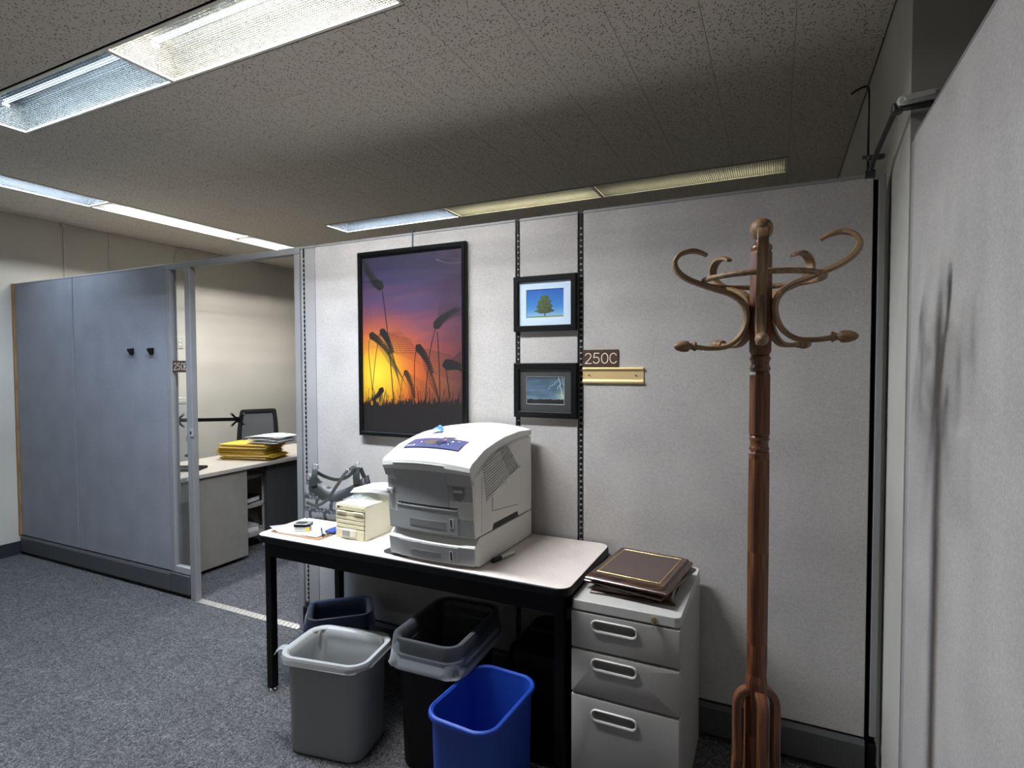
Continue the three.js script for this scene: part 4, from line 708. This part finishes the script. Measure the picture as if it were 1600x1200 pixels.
  mesh('strap', ribbon([V(-0.115, 0.232, 0.0), V(-0.08, 0.205, -0.025), V(-0.02, 0.192, -0.03), V(0.05, 0.215, -0.02), V(0.10, 0.265, 0.0)], 0.016), m.bagStrap, o, 'dark shoulder strap');
  mesh('strap', ribbon([V(0.10, 0.272, 0.012), V(0.07, 0.245, 0.04), V(0.03, 0.18, 0.062), V(-0.02, 0.11, 0.072), V(-0.075, 0.082, 0.07), V(-0.135, 0.092, 0.06)], 0.014), m.bagStrap, o, 'dark wrist strap across the front');
  parts('tab', [ribbon([V(-0.12, 0.245, 0.004), V(-0.115, 0.215, 0.022), V(-0.108, 0.17, 0.034)], 0.03, 0.003, 10), ribbon([V(0.105, 0.262, 0.0), V(0.112, 0.225, 0.018), V(0.118, 0.185, 0.024)], 0.034, 0.003, 10), ribbon([V(0.125, 0.262, 0.0), V(0.142, 0.225, 0.0), V(0.155, 0.2, 0.0)], 0.02, 0.003, 8)], m.bagLeather, o);
  mesh('ring', new THREE.TorusGeometry(0.017, 0.0032, 10, 28).translate(-0.118, 0.255, 0.006), m.chrome, o, 'chrome ring');
  mesh('ring', new THREE.TorusGeometry(0.010, 0.003, 10, 24).rotateY(0.5).translate(0.114, 0.28, 0.006), m.chrome, o, 'chrome ring');
  mesh('ring', new THREE.TorusGeometry(0.010, 0.003, 10, 24).rotateY(-0.4).translate(0.076, 0.25, 0.036), m.chrome, o, 'chrome ring');
}

// ================================================================ PEDESTAL AND PLAQUES
{
  const x0 = -0.630, x1 = -0.264, z0 = 0.03, z1 = 0.522, h = 0.70, w = x1 - x0, d = z1 - z0;
  const o = thing('file_pedestal', 'grey three drawer metal file pedestal beside the table', 'cabinet', [(x0 + x1) / 2, 0, (z0 + z1) / 2]);
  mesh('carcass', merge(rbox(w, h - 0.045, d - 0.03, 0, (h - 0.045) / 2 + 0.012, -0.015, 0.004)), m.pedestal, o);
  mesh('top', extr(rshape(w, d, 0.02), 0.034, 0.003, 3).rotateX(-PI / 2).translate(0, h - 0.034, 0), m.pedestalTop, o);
  const fronts = [[0.535, 0.660], [0.377, 0.528], [0.03, 0.370]];
  for (const [a, b] of fronts) {
    const hh = b - a, cy = hh / 2 - (hh > 0.2 ? 0.055 : 0.038), cx = -0.032, sw = 0.152, sh = 0.036;
    // slab whose front opens into an oblong finger slot: loops from its back edge over the front into the slot
    const flat = (lw, lh, r, x, y, z) => rrect(lw, lh, r, 0, 8).map((p) => V(x + p.x, y - p.z, z));
    const dr = mesh('drawer', loft([flat(w - 0.002, hh, 0.004, 0, 0, 0), flat(w - 0.002, hh, 0.004, 0, 0, 0.030), flat(w - 0.005, hh - 0.003, 0.004, 0, 0, 0.0335), flat(w - 0.010, hh - 0.007, 0.004, 0, 0, 0.0345), flat(sw, sh, sh / 2 - 0.0005, cx, cy, 0.0345), flat(sw - 0.004, sh - 0.004, sh / 2 - 0.0025, cx, cy, 0.031), flat(sw - 0.008, sh - 0.008, sh / 2 - 0.0045, cx, cy, 0.010)], { capA: false, crease: 0.5 }), m.pedestal, o); dr.position.set(0, a + hh / 2, d / 2 - 0.034);
    const hd = mesh('handle', loft([[0.008, 0.0335], [0.0075, 0.0375], [0.003, 0.0395], [-0.006, 0.0385], [-0.010, 0.032]].map(([e, z]) => flat(sw + e, sh + e, (sh + e) / 2 - 0.0005, cx, cy, z)), { capA: false, capB: false, crease: 0.9 }), m.pedestalTop, dr, 'pale oblong finger pull');
  }
  const lk = mesh('lock', cyl(0.0085, 0.0085, 0.012, 20).rotateX(PI / 2).translate(w / 2 - 0.082, h - 0.018, d / 2 + 0.004), m.brass, o, 'brass lock');
  mesh('key', merge(rbox(0.0025, 0.014, 0.01, w / 2 - 0.082, h - 0.020, d / 2 + 0.014, 0.001), rbox(0.003, 0.02, 0.002, w / 2 - 0.084, h - 0.034, d / 2 + 0.012, 0.0008)), m.brass, lk);
  mesh('plinth', box(w - 0.02, 0.03, d - 0.05, 0, 0.015, -0.01), m.black, o);
}
{
  const proto = () => {
    const w = 0.292, d = 0.345, t = 0.0225, g = [];
    const L = [[0, 0.0], [0, 0.006], [0.004, 0.0095], [0.010, 0.012], [0.012, 0.016], [0.016, t]].map(([i, y]) => rrect(w - 2 * i, d - 2 * i, 0.002, y, 1));
    return { wood: loft(L, { crease: 0.35 }), w, d, t };
  };
  const q = proto();
  const list = [['dark wooden plaque at the bottom of the stack on the pedestal', -0.448, 0.272, -0.045 + 0.10], ['dark wooden plaque in the middle of the stack on the pedestal', -0.442, 0.276, -0.20], ['dark wooden plaque on top of the stack with a gold bordered leather plate', -0.440, 0.296, -0.11]];
  list.forEach(([lab, x, z, ry], i) => {
    const o = thing('award_plaque', lab, 'plaque', [x, 0.70 + i * (q.t + 0.0018), z], ry, 'award plaques stacked on the pedestal');
    mesh('board', q.wood, m.plaque, o);
    const pl = mesh('plate', box(0.222, 0.0012, 0.272, 0, q.t + 0.0002, 0), m.leather, o, 'dark brown leather plate');
    const rg = mesh('gold_border', ring(0.226, 0.276, 0.0042, 0.0012, 0.0003).rotateX(-PI / 2).translate(0, q.t + 0.0004, 0), m.goldFoil, o, 'thin gold border');
  });
}

// ================================================================ BINS
function bin(name, label, category, pos, ry, { w, d, h, taper = 0.13, r = 0.06, mat, rim = 0.016, group }) {
  const o = thing(name, label, category, pos, ry, group);
  const wb = w * (1 - taper), db = d * (1 - taper), rb = r * 0.9, t = 0.003;
  const q = (f, e, y) => rrect(wb + (w - 2 * rim - wb) * f + 2 * e, db + (d - 2 * rim - db) * f + 2 * e, rb + (r - rb) * f + Math.max(-0.02, e), y, 7);
  mesh('body', loft([q(0, -0.016, 0), q(0, -0.004, 0.004), q(0.02, 0, 0.014), q(0.5, 0, h * 0.5), q(0.97, 0, h - 0.018), q(1, 0, h - 0.004), q(1, -t, h - 0.004), q(0.5, -t, h * 0.5), q(0.03, -t, 0.02), q(0.02, -0.01, 0.010)], { crease: 0.7 }), mat, o);
  // rolled rim
  const R = (e, y) => rrect(w - 2 * rim + 2 * e, d - 2 * rim + 2 * e, r + e, y, 7);
  mesh('rim', loft([R(0.0005, h - 0.02), R(rim * 0.75, h - 0.020), R(rim, h - 0.015), R(rim, h - 0.006), R(rim * 0.7, h), R(rim * 0.25, h + 0.001), R(-0.001, h - 0.003), R(-0.0035, h - 0.010), R(0.0005, h - 0.02)], { capA: false, capB: false, crease: 0.9 }), mat, o);
  return o;
}
// thin bag over the rim of a bin: down the inside, over the edge, down the outside with a ragged hem
function liner(o, { w, d, h, r, inside, outside, mat, amp = 0.006, flare = 0.012, taper = 0.13, n = 26, name = 'liner', label }) {
  const a = vnoise(64, 16), b = vnoise(64, 32), c = vnoise(64, 10);
  const ringAt = (e, y, k, wob, hem = 0) => { const base = rrect(w + 2 * e, d + 2 * e, Math.max(0.02, r + e), y, n); const N = base.length; return base.map((p, i) => { const u = i / N * 64, q = (a(u, k * 5) - 0.5) * wob * 2 + (b(u, k * 9) - 0.5) * wob; const L = Math.hypot(p.x, p.z); return V(p.x * (1 + q / L), p.y + hem * (c(u, 3) - 0.5) * 2 + (hem ? 0 : (b(u, k * 3) - 0.5) * wob * 0.3), p.z * (1 + q / L)); }); };
  const loops = [];
  for (let k = 0; k <= 7; k++) { const t = 1 - k / 7; loops.push(ringAt(-0.02 - t * inside * taper * 0.5 - 0.002, h - 0.006 - t * inside, k, amp * (0.3 + t))); }
  loops.push(ringAt(-0.012, h + 0.003, 8, 0.0008), ringAt(0.0025, h + 0.0035, 8.5, 0.0006), ringAt(0.0045, h - 0.004, 9, 0.001));
  for (let k = 1; k <= 4; k++) { const t = k / 4; loops.push(ringAt(0.005 + flare * t, h - 0.006 - t * outside, 9 + k * 0.5, amp * 0.5 * t + 0.001, k === 4 ? outside * 0.2 : 0)); }
  return mesh(name, loft(loops, { capA: false, capB: false, crease: 1.2 }), mat, o, label);
}
{ const s = { w: 0.372, d: 0.275, h: 0.385, r: 0.07 };
  const o = bin('waste_bin', 'grey plastic waste bin with a clear liner in front of the table leg', 'waste bin', [-1.575, 0, 0.635], 0.17, { ...s, mat: m.binGrey, rim: 0.014 });
  liner(o, { ...s, inside: 0.2, outside: 0.018, mat: m.linerWhite, amp: 0.006, flare: 0.001, label: 'clear plastic liner' });
  mesh('liner_tail', merge(sheetGeo(0.06, 0.035, 0.001, (u, v) => 0.012 * Math.sin(u * PI) + 0.004 * Math.sin(v * 6), 10, 8).rotateZ(0.35).rotateY(0.2).translate(-0.205, 0.372, 0.07)), m.linerMilky, o, 'white tail of the liner'); }
{ const s = { w: 0.30, d: 0.235, h: 0.31, r: 0.055 };
  const o = bin('waste_bin', 'small dark waste bin with a bluish liner by the partition, behind the grey one', 'waste bin', [-1.93, 0, 0.235], 0.72, { ...s, mat: m.binNavy, rim: 0.012 });
  liner(o, { ...s, inside: 0.2, outside: 0.05, mat: M({ color: lin(0.22, 0.27, 0.50), transmission: 0.8, thickness: 0, roughness: 0.5, side: THREE.DoubleSide }), amp: 0.006, flare: 0.012, label: 'bluish plastic liner' }); }
{ const s = { w: 0.285, d: 0.40, h: 0.50, r: 0.06 };
  const o = bin('waste_bin', 'tall black waste bin with a clear liner folded over its rim', 'waste bin', [-1.155, 0, 0.475], 0.04, { ...s, mat: m.binBlack, rim: 0.012, taper: 0.16 });
  liner(o, { ...s, inside: 0.22, outside: 0.085, mat: m.liner, amp: 0.008, flare: 0.010, label: 'clear liner folded over the rim' });
  const hem = { ...s }; liner(o, { ...s, w: s.w + 0.010, d: s.d + 0.010, h: s.h - 0.055, inside: 0.0, outside: 0.042, mat: m.linerMilky, amp: 0.010, flare: 0.008, taper: 0, name: 'liner_hem', label: 'milky hem of the liner' }); }
{ const s = { w: 0.262, d: 0.365, h: 0.385, r: 0.06 };
  bin('recycling_bin', 'bright blue open recycling bin standing nearest in front of the table', 'recycling bin', [-0.885, 0, 0.685], -0.06, { ...s, mat: m.binBlue, rim: 0.012 }); }
{ // black shredder
  const o = thing('paper_shredder', 'black paper shredder in the dark under the table beside the pedestal', 'shredder', [-0.79, 0, 0.27], 0.0);
  mesh('basket', loft([rrect(0.22, 0.3, 0.03, 0.012, 4), rrect(0.235, 0.315, 0.035, 0.05, 4), rrect(0.25, 0.33, 0.04, 0.33, 4)], { crease: 0.6 }), m.black, o);
  mesh('head', loft([rrect(0.265, 0.345, 0.04, 0.33, 4), rrect(0.275, 0.355, 0.04, 0.36, 4), rrect(0.26, 0.33, 0.05, 0.42, 4), rrect(0.2, 0.22, 0.05, 0.45, 4)], { crease: 0.6 }), m.blackPaint, o);
  mesh('slot', box(0.18, 0.004, 0.012, 0, 0.451, 0.03), m.slot, o);
  mesh('switch_label', rbox(0.034, 0.003, 0.022, 0.03, 0.452, -0.02, 0.001), M({ color: lin(0.25, 0.25, 0.25), roughness: 0.5 }), o, 'grey switch label');
}
{ const o = thing('cable_bundle', 'pale cables lying on the carpet in front of the shredder', 'cable', [-0.81, 0, 0.47], 0);
  for (let i = 0; i < 4; i++) mesh('strand', tube([V(-0.10, 0.005, -0.01 + 0.011 * i), V(-0.05, 0.005 + 0.003 * (i % 2), 0.004 + 0.010 * i), V(0.0, 0.005, 0.01 + 0.011 * i), V(0.06, 0.005, 0.0 + 0.01 * i), V(0.1, 0.005, -0.014 + 0.012 * i)], 0.0042, 30, 8), M({ color: lin(0.5, 0.5, 0.5), roughness: 0.4 }), o); }

// ================================================================ COAT RACK
{
  const o = thing('coat_rack', 'wooden coat rack with curved hooks and a ring in front of the panel', 'coat rack', [-0.039, 0, 0.69], 0.02);
  const oct = (pts) => new THREE.LatheGeometry(pts.map((p) => new THREE.Vector2(...p)), 8, PI / 8).toNonIndexed();
  const flat = (g) => { g = g.index ? g.toNonIndexed() : g; g.deleteAttribute('normal'); g.computeVertexNormals(); return uvm(g); };
  const bead = (y, r = 0.0275) => lathe([[0.018, y - 0.022], [0.0245, y - 0.021], [r - 0.003, y - 0.018], [r, y - 0.013], [r - 0.003, y - 0.008], [0.0235, y - 0.004], [0.0225, y], [0.0235, y + 0.004], [r - 0.003, y + 0.008], [r, y + 0.013], [r - 0.003, y + 0.018], [0.0245, y + 0.021], [0.018, y + 0.022]], 32);
  mesh('pole', merge(flat(oct([[0, 0.30], [0.029, 0.30], [0.029, 0.645], [0.026, 0.665], [0.0275, 0.70], [0.0285, 1.0], [0.0275, 1.265], [0.0225, 1.278], [0, 1.278]])), flat(oct([[0, 1.305], [0.0225, 1.305], [0.0275, 1.318], [0.0272, 1.475], [0.0225, 1.486], [0, 1.486]])), flat(oct([[0, 1.525], [0.0225, 1.525], [0.029, 1.538], [0.030, 1.62], [0.0285, 1.795], [0.024, 1.803], [0, 1.803]])), bead(1.2905, 0.0265), bead(1.505), lathe([[0, 1.60], [0.023, 1.603], [0.024, 1.803], [0.0275, 1.806], [0.0275, 1.815], [0.020, 1.821], [0.0155, 1.828], [0.015, 1.835], [0.02, 1.839]], 32)), m.rack, o);
  mesh('finial', lathe([[0.012, 1.832], [0.02, 1.838], [0.0265, 1.848], [0.0292, 1.859], [0.028, 1.871], [0.022, 1.881], [0.012, 1.887], [0, 1.8885]], 32), m.hook, o, 'pale ball finial');
  const ringM = mesh('ring', new THREE.TorusGeometry(0.148, 0.0075, 12, 64).rotateX(PI / 2).translate(0, 1.727, 0), m.hook, o, 'bentwood ring');
  // S-shaped strips
  const prof = [[0.178, 1.561], [0.13, 1.556], [0.085, 1.562], [0.052, 1.59], [0.036, 1.635], [0.043, 1.672], [0.075, 1.699], [0.115, 1.713], [0.155, 1.727], [0.194, 1.744], [0.219, 1.766], [0.225, 1.788], [0.211, 1.808], [0.182, 1.817], [0.156, 1.812], [0.140, 1.804]];
  const cv = new THREE.CatmullRomCurve3(prof.map(([r, y]) => V(r, y, 0)), false, 'centripetal'), LL = [], n = 72;
  for (let i = 0; i <= n; i++) {
    const t = i / n, p = cv.getPointAt(t), tg = cv.getTangentAt(t), nn = V(-tg.y, tg.x, 0);
    const wd = 0.0125 * (t < 0.12 ? 0.55 + 0.45 * t / 0.12 : t > 0.9 ? 1 - 0.35 * (t - 0.9) / 0.1 : 1), th = 0.0062 * (t > 0.93 ? 1 - 5 * (t - 0.93) : 1);
    LL.push([[1, 0.6], [0.75, 1], [-0.75, 1], [-1, 0.6], [-1, -0.6], [-0.75, -1], [0.75, -1], [1, -0.6]].map(([a, b]) => p.clone().add(V(0, 0, a * wd)).addScaledVector(nn, b * th)));
  }
  const strip = loft(LL, { crease: 0.7 });
  const acorn = lathe([[0, 0], [0.006, 0.0], [0.012, 0.002], [0.0135, 0.006], [0.011, 0.010], [0.0085, 0.014], [0.0092, 0.019], [0.0145, 0.023], [0.0155, 0.030], [0.0145, 0.042], [0.010, 0.054], [0.004, 0.060], [0, 0.061]], 20).rotateZ(-PI / 2).translate(0.165, 1.562, 0);
  for (let i = 0; i < 5; i++) {
    const a = -PI / 2 + 0.02 + i * 2 * PI / 5;            // first strip faces the viewer
    const h = mesh('hook', strip, m.hook, o, 'curved bentwood hook'); h.rotation.y = a; h.position.y = [0, 0.008, 0, 0, -0.010][i];
    mesh('knob', acorn, m.hook, h, 'turned acorn knob');
  }
  // four bent legs, hugging the pole and spreading at the floor
  const lp = [[0.0, 0.600], [0.018, 0.618], [0.036, 0.612], [0.048, 0.592], [0.050, 0.55], [0.050, 0.45], [0.056, 0.36], [0.085, 0.25], [0.15, 0.13], [0.225, 0.05], [0.262, 0.012]];
  const lc = new THREE.CatmullRomCurve3(lp.map(([r, y]) => V(r, y, 0)), false, 'centripetal'), LG = [];
  for (let i = 0; i <= 56; i++) { const t = i / 56, p = lc.getPointAt(t), tg = lc.getTangentAt(t), nn = V(-tg.y, tg.x, 0); LG.push([[1, 0.7], [0.8, 1], [-0.8, 1], [-1, 0.7], [-1, -0.7], [-0.8, -1], [0.8, -1], [1, -0.7]].map(([a, b]) => p.clone().add(V(0, 0, a * 0.0135)).addScaledVector(nn, b * 0.0105))); }
  const legG = loft(LG, { crease: 0.7 });
  for (let i = 0; i < 4; i++) mesh('leg', legG, m.rack, o).rotation.y = 0.35 + i * PI / 2;
  mesh('brace_ring', new THREE.TorusGeometry(0.115, 0.008, 12, 48).rotateX(PI / 2).translate(0, 0.235, 0), m.rack, o);
}

// ================================================================ THE OFFICE BEYOND THE DOORWAY
{
  const o = thing('office_desk', 'beige topped office desk with a grey end panel beyond the doorway', 'desk', [-4.1, 0, -1.0]);
  mesh('desk_top', span(-0.25, 0.706, -0.75, 0.405, 0.736, 0.90, 0.004), m.deskTop, o, 'beige laminate top');
  mesh('end_panel', span(0.33, 0.03, 0.31, 0.385, 0.706, 0.86, 0.003), m.deskPanel, o, 'grey end panel');
  mesh('inner_panel', span(-0.23, 0.03, 0.29, 0.33, 0.706, 0.315, 0.002), m.deskPanel, o);
  mesh('dark_panel', span(0.32, 0.02, -0.7, 0.36, 0.706, 0.10, 0.003), m.deskDark, o, 'dark recessed panel');
  mesh('rear_panel', span(-0.24, 0.03, -0.7, -0.215, 0.706, 0.86, 0.002), m.deskPanel, o);
  parts('levelling_foot', [0.42, 0.78].map((z) => cyl(0.012, 0.016, 0.03, 12).translate(0.355, 0.015, z)), m.black, o);
}
{ // grey shelving seen through the gap under the desk
  const o = thing('storage_shelf', 'pale grey low shelf unit seen through the gap under the desk', 'shelf', [-4.05, 0, -0.86]);
  const g = M({ color: lin(0.40, 0.40, 0.39), roughness: 0.6 });
  mesh('side', box(0.012, 0.62, 0.26, -0.2, 0.33, 0), g, o);
  for (const y of [0.12, 0.36, 0.60]) mesh('shelf_board', rbox(0.36, 0.03, 0.27, 0, y, 0, 0.004), g, o);
  for (const [x, z] of [[-0.17, 0.12], [0.17, 0.12], [-0.17, -0.12], [0.17, -0.12]]) mesh('leg', box(0.02, 0.62, 0.02, x, 0.31, z), g, o);
}
for (const [i, y, l] of [[0, 0.3755, 'dark binder lying askew on the shelf under the desk'], [1, 0.1355, 'pale folder lying low on the shelf under the desk']]) {
  const o = thing('document_binder', l, 'binder', [-4.03, y, -0.86], 0.2 - 0.35 * i);
  mesh('cover', merge(rbox(0.26, 0.006, 0.2, 0, 0.004, 0, 0.002), rbox(0.26, 0.006, 0.2, 0, 0.05, 0, 0.002), rbox(0.006, 0.05, 0.2, -0.127, 0.027, 0, 0.002)), i ? m.printerGreyLight : m.black, o);
  mesh('pages', box(0.24, 0.036, 0.185, 0.004, 0.026, 0), m.paper, o);
}
{ // yellow folders, each a folded cover of its own
  const n = 12;
  for (let i = 0; i < n; i++) {
    const y = 0.737 + i * 0.0105, back = i < 4;
    const where = ['bottom', 'second from the bottom', 'third from the bottom', 'fourth from the bottom', 'fifth from the bottom', 'sixth from the bottom', 'sixth from the top', 'fifth from the top', 'fourth from the top', 'third from the top', 'second from the top', 'topmost'][i];
    const o = thing('yellow_folder', `${where} yellow folder of the pile on the office desk`, 'folder', [-3.97 + rr(-0.025, 0.02) - (back ? -0.02 : 0.02), y, -0.965 + rr(-0.012, 0.012)], 0.28 + rr(-0.06, 0.06), 'yellow folders on the office desk');
    const a = rr(0, 6);
    mesh('cover', merge(sheetGeo(0.44, 0.27, 0.0014, (u, v) => 0.0016 + 0.0012 * Math.sin(u * 4 + a)), sheetGeo(0.43, 0.26, 0.0014, (u, v) => 0.0082 + 0.0012 * Math.sin(u * 4 + a)).translate(-0.004, 0, -0.003), box(0.003, 0.0085, 0.26, -0.218, 0.0048, 0)), i % 3 === 1 ? m.yellowDark : m.yellowFolder, o);
    mesh('papers', sheetGeo(0.41, 0.25, 0.0042, (u, v) => 0.0034 + 0.0012 * Math.sin(u * 4 + a)), i % 2 ? m.paper : m.yellowDark, o);
  }
  const p = thing('paper_stack', 'loose white papers lying on top of the yellow folders', 'papers', [-3.83, 0.866, -1.03], 0.15);
  for (let i = 0; i < 7; i++) mesh('sheet', sheetGeo(0.30, 0.24, 0.003, (u, v) => 0.0085 * i + 0.012 * Math.sin(u * PI * 0.7) + 0.003 * Math.sin(u * 5 + i * 2 + v)).rotateY(0.07 * Math.sin(i * 2.3)).translate(0.012 * Math.sin(i * 1.7), 0, 0.01 * Math.cos(i * 2.1)), m.paper, p);
}
{ // office chair, mesh back
  const o = thing('office_chair', 'black office chair with a grey mesh back behind the desk', 'chair', [-4.74, 0, -1.62], -2.36);
  const s = new THREE.Shape(); s.moveTo(-0.19, 0.60); s.lineTo(0.19, 0.60); s.quadraticCurveTo(0.215, 0.8, 0.175, 1.04); s.quadraticCurveTo(0.17, 1.07, 0.14, 1.07); s.lineTo(-0.15, 1.075); s.quadraticCurveTo(-0.18, 1.075, -0.18, 1.04); s.quadraticCurveTo(-0.215, 0.8, -0.19, 0.60);
  const hsh = new THREE.Path(); hsh.moveTo(-0.15, 0.64); hsh.lineTo(0.15, 0.64); hsh.quadraticCurveTo(0.17, 0.8, 0.135, 1.03); hsh.lineTo(-0.14, 1.035); hsh.quadraticCurveTo(-0.17, 0.8, -0.15, 0.64);
  const fr = s.clone(); fr.holes.push(hsh);
  const lean = (g) => g.translate(0, -0.5, -0.2).rotateX(0.24).translate(0, 0.5, 0.2);
  mesh('back_frame', lean(extr(fr, 0.03, 0.006, 2).translate(0, 0, 0.2)), m.black, o);
  mesh('back_mesh', lean(extr(new THREE.Shape(hsh.getPoints(10)), 0.006, 0.001).translate(0, 0, 0.212)), m.meshGrey, o, 'grey mesh back');
  mesh('seat', rbox(0.48, 0.08, 0.46, 0, 0.46, -0.02, 0.035, 4), m.meshGrey, o);
  mesh('back_bar', rbox(0.07, 0.3, 0.025, 0, 0.55, 0.245, 0.008), m.black, o);
  for (const q of [-1, 1]) mesh('armrest', merge(rbox(0.06, 0.03, 0.24, q * 0.27, 0.65, -0.02, 0.012), rbox(0.03, 0.2, 0.05, q * 0.27, 0.54, 0.02, 0.01)), m.black, o);
  mesh('column', cyl(0.028, 0.028, 0.34, 16).translate(0, 0.26, 0), m.black, o);
  for (let i = 0; i < 5; i++) { const a = i * 2 * PI / 5; const l = mesh('base_arm', rbox(0.30, 0.03, 0.04, 0.15, 0.085, 0, 0.01).rotateY(a), m.black, o); mesh('caster', cyl(0.027, 0.027, 0.04, 16).rotateX(PI / 2).rotateY(a).translate(Math.cos(a) * 0.28, 0.03, -Math.sin(a) * 0.28), m.black, l); }
}
{ // dual monitor arm with empty brackets
  const A = V(-4.60, 1.06, -0.735), B = V(-4.23, 1.035, -1.01), mid = A.clone().lerp(B, 0.17);
  const o = thing('monitor_arm', 'black double monitor arm without screens clamped on the desk', 'monitor arm', [mid.x, 0.736, mid.z], -Math.atan2(B.z - A.z, B.x - A.x));
  const l0 = -A.distanceTo(mid), l1 = B.distanceTo(mid), yy = 0.32;
  mesh('bar', merge(rbox(l1 - l0, 0.03, 0.018, (l0 + l1) / 2, yy - 0.008, 0, 0.004).rotateZ(0)), m.blackPaint, o);
  mesh('pole', merge(cyl(0.017, 0.017, 0.38, 16).translate(0, 0.19, -0.02), cyl(0.04, 0.04, 0.014, 20).translate(0, 0.007, -0.02)), m.blackPaint, o);
  for (const [x, r] of [[l0, 0], [l1 + 0.02, 0.2]]) { const b = mesh('bracket', merge(rbox(0.05, 0.05, 0.02, x, yy - 0.01, 0.022, 0.005), ...[PI / 4, -PI / 4, 3 * PI / 4, -3 * PI / 4].map((q) => rbox(0.10, 0.018, 0.004, 0, 0, 0, 0.0015).translate(0.03, 0, 0).rotateZ(q).translate(x, yy - 0.01, 0.034))), m.black, o); mesh('bolts', merge(...[PI / 4, -PI / 4, 3 * PI / 4, -3 * PI / 4].map((q) => cyl(0.006, 0.006, 0.01, 10).rotateX(PI / 2).translate(x + Math.cos(q) * 0.072, yy - 0.01 + Math.sin(q) * 0.072, 0.038))), m.steel, b); }
}
{ const o = thing('desk_tray', 'flat black tray on the desk behind the doorway jamb', 'tray', [-4.02, 0.736, -0.34], 0.5);
  mesh('base', rbox(0.34, 0.006, 0.16, 0, 0.004, 0, 0.002), m.black, o); mesh('raised_edge', ring(0.35, 0.17, 0.012, 0.018, 0.003).rotateX(-PI / 2), m.black, o); }
{ const o = thing('label_card', 'white card with dark numbers stuck on the desk edge', 'label', [-3.694, 0.721, -0.16], PI / 2);
  const t = canvasTex(256, 64, (c) => { c.fillStyle = '#d9d6cc'; c.fillRect(0, 0, 256, 64); c.fillStyle = '#222'; c.font = 'bold 54px sans-serif'; c.fillText('18-04', 40, 52); });
  mesh('card', printSlab(0.12, 0.026, 0.0012), M({ map: t, roughness: 0.8 }), o); }
{ const o = thing('storage_cabinet', 'white tall cabinet against the cream wall seen through the sidelight', 'cabinet', [-5.43, 0, -1.16], 0);
  mesh('body', rbox(0.13, 1.19, 0.40, 0, 0.6, 0, 0.005), m.whiteWall, o); mesh('door', rbox(0.012, 1.12, 0.38, 0.071, 0.61, 0, 0.004), m.whiteWall, o); mesh('top_slot', box(0.004, 0.006, 0.2, 0.078, 1.14, -0.06), m.shade, o); mesh('handle', rbox(0.02, 0.03, 0.012, 0.085, 0.8, -0.16, 0.004), m.frameLight, o); }
{ const o = thing('light_switch', 'small double light switch on the cream wall beyond the sidelight', 'switch', [XL + 0.001, 1.75, -1.36], PI / 2);
  mesh('plate', rbox(0.075, 0.115, 0.006, 0, 0, 0.003, 0.003), M({ color: lin(0.5, 0.47, 0.4), roughness: 0.5 }), o); for (const y of [-0.02, 0.02]) mesh('toggle', rbox(0.012, 0.018, 0.012, 0, y, 0.008, 0.002), m.paper, o); }

scene.traverse((o) => { if (o.isMesh) { o.castShadow = o.receiveShadow = true; } });
renderer.render(scene, camera);
